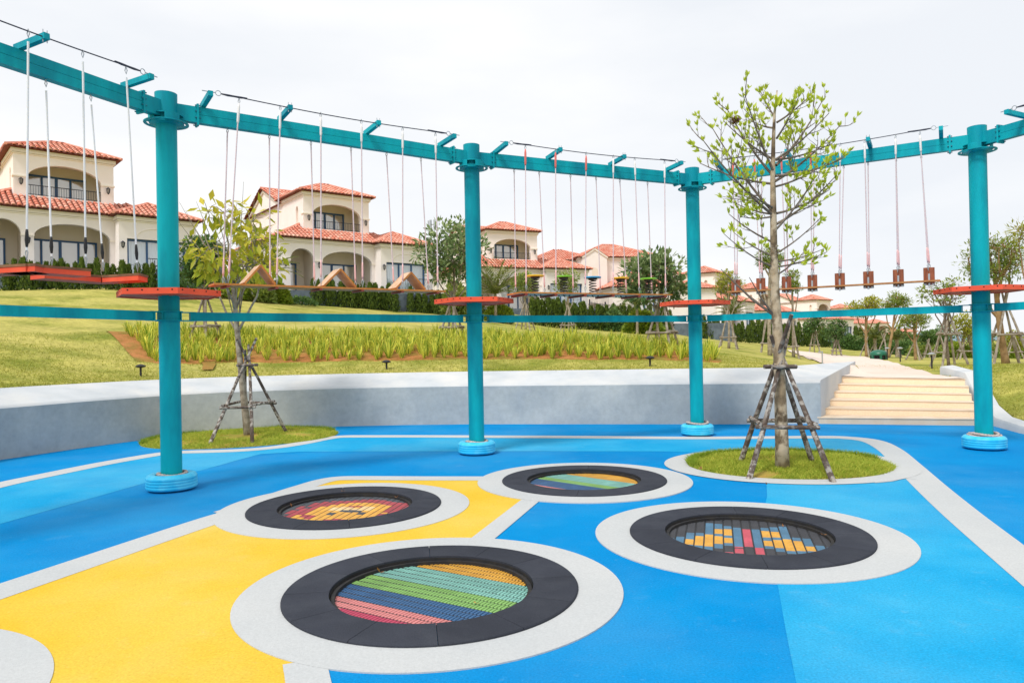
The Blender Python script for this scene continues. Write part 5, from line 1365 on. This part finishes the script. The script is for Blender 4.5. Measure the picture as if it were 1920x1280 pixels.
def cornice(b, x0, x1, y0, y1, z):
    for k, (o, zz, hh) in enumerate(((.05, z-.27, .05), (.1, z-.2, .185))):
        b.box(x0-o, x1+o, y0-o, y1+o, zz, zz+hh)
def window(t, x0, x1, y, z0, z1, n, fw=.09, inw=1):
    f = MB(); w_ = (x1-x0)/n; dy = inw
    f.box(x0, x1, y, y+.08, z1-fw, z1); f.box(x0, x1, y, y+.08, z0, z0+fw)
    for k in range(n+1):
        ww = fw*(1.5 if n == 4 and k == 2 else 1)
        xc = x0+fw/2+(x1-x0-fw)*k/n; f.box(xc-ww/2, xc+ww/2, y-.004, y+.084, z0, z1)
    fo = f.build('window', M['frame'], t)
    for k in range(n):
        p = MB(); a_, c_ = x0+w_*k+fw*.5, x0+w_*(k+1)-fw*.5; p.quad((a_, y+.04, z0+fw*.5), (c_, y+.04, z0+fw*.5), (c_, y+.04, z1-fw*.5), (a_, y+.04, z1-fw*.5)); p.build('pane', M['glass'], fo)
    c_ = MB(); m_ = int((x1-x0)/.07); vs = []
    for k in range(m_+1):
        x = x0+(x1-x0)*k/m_; yy = y+.2+.035*(k % 2)+.03*sin(k*.7); vs += [(x, yy, z0), (x, yy, z1)]
    c_.add(vs, [(2*k, 2*k+2, 2*k+3, 2*k+1) for k in range(m_)]); c_.build('curtain', M['curtain'], fo, smooth=False)
    return fo
def lantern(t, x, y, z, s=1):
    b = MB(); b.bar((x, y+.02, z+.14*s), (x, y-.14*s, z+.16*s), .025, .025); b.lathe([(0, .17*s), (.05*s, .13*s), (.1*s, .09*s), (.1*s, .07*s)], c=(x, y-.13*s, z), n=8)
    b.lathe([(.06*s, -.13*s), (.03*s, -.18*s), (0, -.2*s)], c=(x, y-.13*s, z), n=8)
    for k in range(6):
        a_ = k*pi/3; b.bar((x+.09*s*cos(a_), y-.13*s+.09*s*sin(a_), z+.08*s), (x+.06*s*cos(a_), y-.13*s+.06*s*sin(a_), z-.13*s), .018, .018)
    o = b.build('wall_lamp', M['iron'], t)
    b = MB(); b.lathe([(.08*s, .075*s), (.052*s, -.125*s)], c=(x, y-.13*s, z), n=8); b.build('lamp_glass', M['lampglass'], o)
def railing(t, x0, x1, y, z0, z1):
    b = MB(); b.bar((x0, y, z1), (x1, y, z1), .04, .035); b.bar((x0, y, z0+.06), (x1, y, z0+.06), .03, .025); n = int((x1-x0)/.11)
    for k in range(n+1):
        x = x0+(x1-x0)*k/n; b.bar((x, y, z0), (x, y, z1), .014, .014)
    b.build('railing', M['iron'], t)
def villa(label, loc, A, group='terracotta-roofed villas'):
    t = thing('villa', label, 'villa', loc, group, rz=pi/2-A)
    rnd = random.Random(3); w_ = MB(); inn = MB(); tr = MB()
    # lower block
    EL = 3.3
    wpanel(w_, (-2, -1.3), (4.2, -1.3), 0, EL, [(.64, 2.13, 0, 2.0, 2.72), (2.65, 5.99, 0, 2.0, 2.7)], (0, 1))
    w_.quad((-2, -1.3, 0), (-2, -1.3, EL), (-2, 9, EL), (-2, 9, 0)); w_.quad((-2, 9, 0), (7.8, 9, 0), (7.8, 9, EL), (-2, 9, EL))
    # loggia
    inn.quad((-1.98, .6, 0), (4.18, .6, 0), (4.18, .6, EL-.15), (-1.98, .6, EL-.15)); inn.quad((-1.98, -1.28, 2.9), (4.18, -1.28, 2.9), (4.18, .6, 2.9), (-1.98, .6, 2.9))
    inn.quad((.2, -1.02, 0), (.2, .6, 0), (.2, .6, 2.9), (.2, -1.02, 2.9)); inn.quad((4.17, -1.02, 0), (4.17, .6, 0), (4.17, .6, 2.9), (4.17, -1.02, 2.9)); inn.quad((-1.97, -1.02, 0), (-1.97, .6, 0), (-1.97, .6, 2.9), (-1.97, -1.02, 2.9))
    # wing
    wpanel(w_, (4.2, -2.15), (8.0, -2.15), 0, 3.25, [(.38, 3.28, 0, 2.1, 2.1)], (0, 1), rev=.2)
    w_.quad((4.2, -2.15, 0), (4.2, -1.3, 0), (4.2, -1.3, 3.25), (4.2, -2.15, 3.25)); w_.quad((8, -2.15, 0), (8, 8.6, 0), (8, 8.6, 3.25), (8, -2.15, 3.25)); w_.quad((8, 8.6, 0), (4.2, 8.6, 0), (4.2, 8.6, 3.25), (8, 8.6, 3.25))
    inn.box(4.3, 7.9, -1.68, -1.64, .02, 2.6)
    # arch moulding over the wing window
    tr.tube([(6.05+1.0*cos(pi*k/16), -2.16, 2.2+.48*sin(pi*k/16)) for k in range(17)], .025, 5)
    cornice(tr, -2, 4.2, -1.3, 9, 3.3); cornice(tr, 4.2, 8, -2.15, 8.6, 3.25)
    # tower
    wpanel(w_, (0, 0), (4.48, 0), 2.9, 6.5, [(.6, 3.88, 4.22, 5.12, 5.86)], (0, 1))
    wpanel(w_, (0, 3.8), (0, 0), 2.9, 6.5, [(2.55, 2.95, 4.6, 5.45, 5.72)], (1, 0), rev=.2)
    w_.quad((4.48, 0, 2.9), (4.48, 3.8, 2.9), (4.48, 3.8, 6.5), (4.48, 0, 6.5)); w_.quad((0, 3.8, 6.2), (4.48, 3.8, 6.2), (4.48, 3.8, 2.9), (0, 3.8, 2.9))
    inn.quad((.02, 1.7, 4.0), (4.46, 1.7, 4.0), (4.46, 1.7, 6.3), (.02, 1.7, 6.3)); inn.quad((.3, .1, 6.1), (4.3, .1, 6.1), (4.3, 1.7, 6.1), (.3, 1.7, 6.1)); inn.quad((.22, .27, 4), (.22, 1.7, 4), (.22, 1.7, 6.1), (.22, .27, 6.1)); inn.quad((4.2, .27, 4), (4.2, 1.7, 4), (4.2, 1.7, 6.1), (4.2, .27, 6.1))
    inn.quad((.2, .05, 4.215), (4.3, .05, 4.215), (4.3, 1.7, 4.215), (.2, 1.7, 4.215)); inn.quad((.21, 3.8-2.5, 4.5), (.21, 3.8-3.0, 4.5), (.21, .8, 5.8), (.21, 1.3, 5.8))
    cornice(tr, 0, 4.48, 0, 3.8, 6.5)
    # imposts
    for (x0, x1, y, z) in ((-2.04, -1.34, -1.3, 2.0), (.11, .67, -1.3, 2.0), (3.97, 4.24, -1.3, 2.0), (-.05, .62, 0, 5.12), (3.86, 4.53, 0, 5.12)):
        tr.box(x0, x1, y-.05, y+.3, z-.04, z+.04)
    # back block with gable to the left
    tp = math.tan(radians(24)); yr = 7.2; w_.quad((0, 3.8, 2.9), (0, 10.6, 2.9), (0, 10.6, 6.3), (0, 3.8, 6.3)); w_.add([(0, 3.8, 6.3), (0, 10.6, 6.3), (0, yr, 6.3+3.4*tp)], [(0, 1, 2)])
    w_.quad((0, 10.6, 2.9), (3.9, 10.6, 2.9), (3.9, 10.6, 6.3), (0, 10.6, 6.3)); w_.quad((3.9, 3.8, 2.9), (3.9, 10.6, 2.9), (3.9, 10.6, 6.3), (3.9, 3.8, 6.3)); w_.add([(3.9, 3.8, 6.3), (3.9, 10.6, 6.3), (3.9, yr, 6.3+3.4*tp)], [(0, 1, 2)])
    for s0, s1 in (((0, 3.7, 6.22), (0, yr, 6.22+3.5*tp)), ((0, yr, 6.22+3.5*tp), (0, 10.7, 6.22))):
        tr.bar((-.05, s0[1], s0[2]), (-.05, s1[1], s1[2]), .1, .16)
    nb_ = MB(); nb_.add([(-.012, 6.9+.22*cos(a_*pi/8), 5.1+.22*sin(a_*pi/8)) for a_ in range(9)]+[(-.012, 6.68, 4.2), (-.012, 7.12, 4.2)], [tuple(range(11))])
    w_.build('wall', M['wall'], t); inn.build('loggia_wall', M['inner'], t); tr.build('trim', M['trim'], t); nb_.build('niche', M['inner'], t)
    rb = MB(); tb = MB()
    tn27, cs27, sn27 = math.tan(radians(27)), cos(radians(27)), sin(radians(27)); k7 = 1/cs27
    roof_plane(rb, tb, Vector((-2.32, -1.62, EL+.02)), Vector((1, 0, 0)), Vector((0, cs27, sn27)), [(0, 0), (6.84, 0), (6.84, 1.6*k7), (2.3, 1.6*k7), (2.3, 2.3*k7)], rnd)
    roof_plane(rb, tb, Vector((-2.32, 9.3, EL+.02)), Vector((0, -1, 0)), Vector((cs27, 0, sn27)), [(0, 0), (10.92, 0), (8.62, 2.3*k7), (0, 2.3*k7)], rnd)
    rb.add([(-2.32, -1.62, EL), (4.5, -1.62, EL), (4.5, 0, EL), (-2.32, 0, EL)], [(0, 3, 2, 1)]); rb.add([(-2.32, 0, EL), (-2.32, 9.3, EL), (0, 9.3, EL), (0, 0, EL)], [(0, 1, 2, 3)])
    tb.tube([(-2.32+2.3*k/6, -1.62+2.3*k/6, EL+.07+2.3*tn27*k/6) for k in range(7)], .085, 6, True, .3)
    roof_plane(rb, tb, Vector((4.5, .9, 3.75)), Vector((1, 0, 0)), Vector((0, cs27, sn27)), [(0, 0), (3.6, 0), (1.2, 2.0*k7), (0, 2.0*k7)], rnd)
    roof_plane(rb, tb, Vector((8.1, .9, 3.75)), Vector((0, 1, 0)), Vector((-cs27, 0, sn27)), [(0, 0), (6, 0), (6, 2.4), (2.2, 2.4)], rnd); hip(rb, tb, 4.2, 8, -2.15, 8.6, 3.28, .32, radians(25), rnd)
    hip(rb, tb, 0, 4.48, 0, 3.8, 6.52, .34, radians(23), rnd)
    hip(rb, tb, 0, 3.9, 3.8, 10.6, 6.32, .25, radians(24), rnd, gable=1)
    ro = rb.build('roof', M['roofbase'], t); tb.build('roof_tiles', M['rtile'], ro, kind='stuff')
    window(t, .35, 3.75, .5, 0, 2.1, 4); window(t, -1.0, -.3, .5, 0, 2.0, 1); window(t, 4.6, 7.46, -1.98, 0, 2.08, 3)
    window(t, .75, 3.45, 1.6, 4.22, 5.6, 4)
    railing(t, .62, 3.86, .08, 4.22, 4.74)
    for x, y, z in ((.39, -1.33, 1.75), (4.34-.0, -2.2, 1.75), (.3, -.03, 4.85), (4.18, -.03, 4.85), (-1.7, -1.33, 1.75)): lantern(t, x, y, z, 1.05)
    b = MB(); b.box(-3.2, 9.2, -3.6, 9.4, -3.5, -.02); b.build('terrace', M['stone'], t)
    railing(t, 5.2, 9.1, -3.5, 0, .95)
    return t
def vplace(pxc, d, eave_y, A):      # where the tower's near corner stands
    p = at(pxc, eave_y, d); return (p.x, p.y, p.z-6.5)
V1 = villa('leftmost cream villa with terracotta roofs and arched balcony', vplace(24, 35.8, 276, 0), radians(48.5))
def vcopy(label, loc, A):
    o = copy_tree(V1); o.location = loc; o.rotation_euler = (0, 0, pi/2-A); o['label'] = label; return o
vcopy('second cream villa between the left post and the second post with arched balcony', vplace(568, 45, 358, 0), radians(52.5))
vcopy('third cream villa just right of the second post, its balcony under a hipped roof', vplace(912, 58, 431, 0), radians(67))
vcopy('distant villa right of the third post behind the bright green tree', vplace(1340, 82, 511, 0), radians(34))
vcopy('far villa behind the budding tree trunk', vplace(1421, 100, 541, 0), radians(44))
vcopy('far villa with small arched balcony right of the budding tree', vplace(1531, 118, 562, 0), radians(51))
vcopy('very distant villa whose red roof shows behind the yellow-green tree', vplace(1578, 150, 578, 0), radians(60))
vcopy('very distant villa low behind the trees beyond the path', vplace(1642, 165, 606, 0), radians(62))
vcopy('farthest villa, only its low roofs showing left of the right post', vplace(1700, 200, 622, 0), radians(62))
# the villa seen from its plain gabled side
p = at(1088, 482, 66); zf = p.z-6.3
t = thing('villa', 'plain-sided cream villa with gabled red roof between the middle posts', 'villa', (p.x, p.y, zf), 'terracotta-roofed villas', rz=radians(14))
w_ = MB(); tr = MB(); rb = MB(); tb = MB(); rnd = random.Random(4)
w_.box(0, 8.2, 0, 7, 0, 6.3); w_.box(-4.2, 0, 1.2, 7, 0, 6.1)
cornice(tr, 0, 8.2, 0, 7, 6.3); cornice(tr, -4.2, -.1, 1.2, 7, 6.1)
hip(rb, tb, 0, 8.2, 0, 7, 6.32, .3, radians(23), rnd); hip(rb, tb, -4.2, 2.5, 1.2, 7, 6.12, .3, radians(22), rnd)
w_.add([(.05, -.5, 2), (2.4, -.5, 2), (2.4, -.5, 6.2), (1.2, -.5, 6.95), (.05, -.5, 6.2)], [(0, 1, 2, 3, 4)]); w_.quad((2.4, -.5, 2), (2.4, 0, 2), (2.4, 0, 6.2), (2.4, -.5, 6.2)); w_.quad((.05, -.5, 2), (.05, 0, 2), (.05, 0, 6.2), (.05, -.5, 6.2))
tr.bar((-.02, -.54, 6.22), (1.2, -.54, 7.0), .1, .14); tr.bar((1.2, -.54, 7.0), (2.46, -.54, 6.22), .1, .14)
roof_plane(rb, tb, Vector((-.1, -.62, 6.25)), Vector((0, 1, 0)), Vector((cos(radians(33)), 0, sin(radians(33)))), [(0, 0), (2.2, 0), (2.2, 1.55), (0, 1.55)], rnd)
roof_plane(rb, tb, Vector((2.5, 1.6, 6.25)), Vector((0, -1, 0)), Vector((-cos(radians(33)), 0, sin(radians(33)))), [(0, 0), (2.2, 0), (2.2, 1.55), (0, 1.55)], rnd)
w_.box(1.5, 8.8, -4, -.01, 0, 3.2); w_.box(8.8, 12, -3, 5, 0, 3.2); cornice(tr, 1.5, 8.8, -4, -.02, 3.2); cornice(tr, 8.81, 12, -3, 5, 3.2)
hip(rb, tb, 1.5, 8.8, -4, 3, 3.22, .3, radians(24), rnd); hip(rb, tb, 8.8, 12, -3, 5, 3.2, .3, radians(24), rnd)
w_.build('wall', M['wall'], t); tr.build('trim', M['trim'], t); ro = rb.build('roof', M['roofbase'], t); tb.build('roof_tiles', M['rtile'], ro, kind='stuff')
window(t, 4.3, 4.9, -.1, 4.2, 5.4, 1); window(t, 5.5, 6.6, -.1, 3.9, 5.5, 2); window(t, 3.5, 6.2, -4.1, 0, 2.1, 3)
b = MB(); b.add([(1.2+.3*cos(a_*pi/8), -.512, 5.0+.3*sin(a_*pi/8)) for a_ in range(9)]+[(.9, -.512, 4.2), (1.5, -.512, 4.2)], [tuple(range(11))]); b.build('niche', M['inner'], t)
b = MB(); b.box(0, 12.5, -5, 7, -3, -.02); b.build('terrace', M['stone'], t)

# terrace railing fences, chairs
def chair(px, d, z, label, rz):
    x = (px-960)/F_PX*d; t = thing('terrace_chair', label, 'chair', (x, d, z), 'black chairs on the terrace', rz=rz)
    b = MB(); b.box(-.25, .25, -.25, .25, .42, .46); b.build('seat', M['iron'], t)
    b = MB()
    for k in range(6): b.bar((-.22+.088*k, .25, .46), (-.22+.088*k, .32, .9), .02, .02)
    b.bar((-.25, .32, .9), (.25, .32, .9), .03, .03); b.build('backrest', M['iron'], t)
    for sx in (-.22, .22):
        for sy in (-.22, .22):
            b = MB(); b.bar((sx, sy, 0), (sx, sy, .43), .03, .03); b.build('leg', M['iron'], t)
        b = MB(); b.bar((sx, -.24, .66), (sx, .28, .66), .03, .03); b.bar((sx, -.22, .44), (sx, -.22, .66), .02, .02); b.build('armrest', M['iron'], t)
z1 = V1.location.z
U1 = Vector((sin(radians(48.5)), cos(radians(48.5)))); W1 = Vector((-U1.y, U1.x)); O1 = Vector(V1.location.xy)
def loc1(u, v): p = O1+U1*u+W1*v; return p
for u, v, rz, lb in ((6.0, -2.9, 2.0, 'black metal terrace chair left of the small table at the leftmost villa'), (7.3, -2.8, -.4, 'black metal terrace chair right of the small table at the leftmost villa')):
    p = loc1(u, v); chair(960+p.x/p.y*F_PX, p.y, z1, lb, rz)
p = loc1(6.65, -2.85); t = thing('terrace_table', 'small black round table between the chairs on the leftmost villa terrace', 'table', (p.x, p.y, z1))
b = MB(); b.lathe([(0, .70), (.4, .70), (.4, .73), (0, .73)], c=(p.x, p.y, z1), n=20); b.build('tabletop', M['iron'], t)
b = MB(); b.tube([(p.x, p.y, z1), (p.x, p.y, z1+.7)], .03, 8); b.build('leg', M['iron'], t)
# iron fence behind the spring seats
t = thing('iron_fence', 'black iron garden fence behind the spring seats bridge', 'fence', on(1150, 56))
for k, px in enumerate((1107, 1136, 1165, 1194)):
    p = on(px, 57-.02*k, .2); b = MB(); b.bar(p, p+Vector((0, 0, 2.0)), .1, .1); b.build('post', M['iron'], t)
for px0 in (1107, 1136, 1165):
    a_, c_ = on(px0, 57, .2), on(px0+29, 57, .2); b = MB(); b.bar(a_+Vector((0, 0, 1.75)), c_+Vector((0, 0, 1.75)), .04, .04); b.bar(a_+Vector((0, 0, .5)), c_+Vector((0, 0, .5)), .04, .04)
    for j in range(1, 10): q_ = a_.lerp(c_, j/10); b.bar(q_, q_+Vector((0, 0, 1.85)), .025, .025)
    b.build('bars', M['iron'], t)

# ---------------------------------------------------------------- small things
def bollard(px, d, h, label, m='black'):
    p = on(px, d); t = thing('path_light', label, 'garden light', p, 'garden lights'); b = MB(); b.tube([p-Vector((0, 0, .05)), p+Vector((0, 0, h))], .022, 10); b.build('post', M['black'], t)
    b = MB(); b.lathe([(.02, h-.04), (.1, h-.02), (.105, h), (.05, h+.03), (0, h+.04)], c=tuple(p), n=20); b.build('lamp_head', M['steel'] if m != 'black' else M['black'], t)
bollard(263, 15.2, .22, 'small dark mushroom garden light on the grass just left of the left post')
bollard(724, 16.9, .18, 'small dark garden light above the wall between the two left posts')
bollard(1218, 16.2, .2, 'small dark garden light above the wall left of the third post')
bollard(1746, 20.5, .42, 'silver-topped garden light nearest the low side wall', 's')
bollard(1687, 27, .5, 'silver-topped garden light in the middle of the path row', 's')
bollard(1663, 31, .5, 'silver-topped garden light farthest along the path, beside the green dome', 's')
p = on(1541, 25); t = thing('path_light', 'thin post light with a side arm left of the path beyond the wall', 'garden light', p, 'garden lights')
b = MB(); b.tube([p, p+Vector((0, 0, .42))], .025, 8); b.bar(p+Vector((-.14, 0, .42)), p+Vector((.02, 0, .42)), .05, .04); b.build('post', M['steel'], t)
p = on(1647, 31.5); t = thing('garden_speaker', 'low green dome housing with dark openings beside the path', 'garden speaker', p)
b = MB(); b.lathe([(.33, 0), (.33, .12)], c=tuple(p), n=24); 
b = MB(); b.lathe([(.36, .2), (.37, .24), (.33, .33), (.22, .4), (.1, .43), (0, .435)], c=tuple(p), n=28); smooth_by_angle(b.build('dome', M['greenplastic'], t))
for k in range(6):
    a_ = k*pi/3+.3; b = MB(); b.bar(p+Vector((.32*cos(a_), .32*sin(a_), -.02)), p+Vector((.33*cos(a_), .33*sin(a_), .22)), .09, .05); b.build('post', M['greenplastic'], t)
b = MB(); b.tube([p-Vector((0, 0, .02)), p+Vector((0, 0, .2))], .2, 16); b.build('core', M['black'], t)
# telecom mast
p = at(812, 470, 240); t = thing('telecom_mast', 'tiny distant telecom mast above the roofs left of the second post', 'mast', (p.x, p.y, 2))
b = MB(); zt_ = at(812, 412, 240).z
for sx, sy in ((-1, -1), (1, -1), (1, 1), (-1, 1)): b.bar((p.x+sx*.9, p.y+sy*.9, 2), (p.x+sx*.45, p.y+sy*.45, zt_), .16, .16)
for k in range(10):
    z = 2+(zt_-2)*k/10; b.bar((p.x-.8, p.y-.8, z), (p.x+.8, p.y-.8, z+2.5), .1, .1)
b.build('lattice', M['steel'], t)
for k in range(6):
    a_ = k*pi/3; b = MB(); b.bar((p.x+1.4*cos(a_), p.y+1.4*sin(a_), zt_-3), (p.x+1.4*cos(a_), p.y+1.4*sin(a_), zt_-.3), .4, .4); b.bar((p.x, p.y, zt_-1.6), (p.x+1.4*cos(a_), p.y+1.4*sin(a_), zt_-1.6), .12, .12); b.build('antenna', M['steel'], t)
# dry leaves
M['dry'] = mat('dry_leaf', lin(206, 140, 66, .8), .8, tintc=lin(140, 90, 50, .7))
for n_i, (px, py, z, s_, lb) in enumerate(((712, 1073, ZM+.004, .05, 'curled dry leaf at the upper rim of the striped trampoline nearest the camera'), (744, 933, .03, .035, 'orange dry leaf at the right rim of the lion trampoline'), (547, 950, .0, .04, 'dry leaf at the left rim of the lion trampoline'),
      (1469, 988, ZM+.004, .03, 'small yellow leaf standing on the butterfly mat'), (1544, 1003, .0, .03, 'pale dry leaf at the right rim of the butterfly trampoline'), (643, 921, .026, .03, 'pale leaf on the rim tiles of the lion trampoline'),
      (893, 1131, ZM+.004, .025, 'tiny brown leaf on the green stripe of the nearest trampoline'), (1438, 909, .018, .04, 'dry leaf on the grey ring before the budding tree'), (1315, 880, .06, .05, 'dry leaf in the grass at the left of the right bed'))):
    p = gnd(px, py, z); b = MB(); rr = random.Random(n_i+9)
    for k in range(2): leaf(b, p+Vector((0, 0, .004)), Vector((rr.uniform(-1, 1), rr.uniform(-.5, .5), .35)), Vector((0, 0, 1)), s_, s_*.5, rr.random())
    tag(b.build('dry_leaf', M['dry'], origin=p), lb, 'leaf', 'dry leaves')
# far hills
mb = MB(); vs = []
for k in range(121):
    a_ = radians(-60+k); h = 22+26*noise.noise(Vector((k*.09, 2, 0)))+8*noise.noise(Vector((k*.4, 5, 0)))
    x, y = sin(a_)*2600, cos(a_)*2600; x2, y2 = sin(a_)*2250, cos(a_)*2250; x3, y3 = sin(a_)*2900, cos(a_)*2900
    vs += [(x2, y2, -8), (x, y, max(2, h)), (x3, y3, -8)]
mb.add(vs, [(3*k+j, 3*k+3+j, 3*k+4+j, 3*k+1+j) for k in range(120) for j in range(2)])
mb.build('hills', M['hill'], kind='structure', smooth=True)
print('objects', len(bpy.data.objects), 'tris', sum(len(m_.loop_triangles) if m_.loop_triangles else len(m_.polygons) for m_ in bpy.data.meshes))
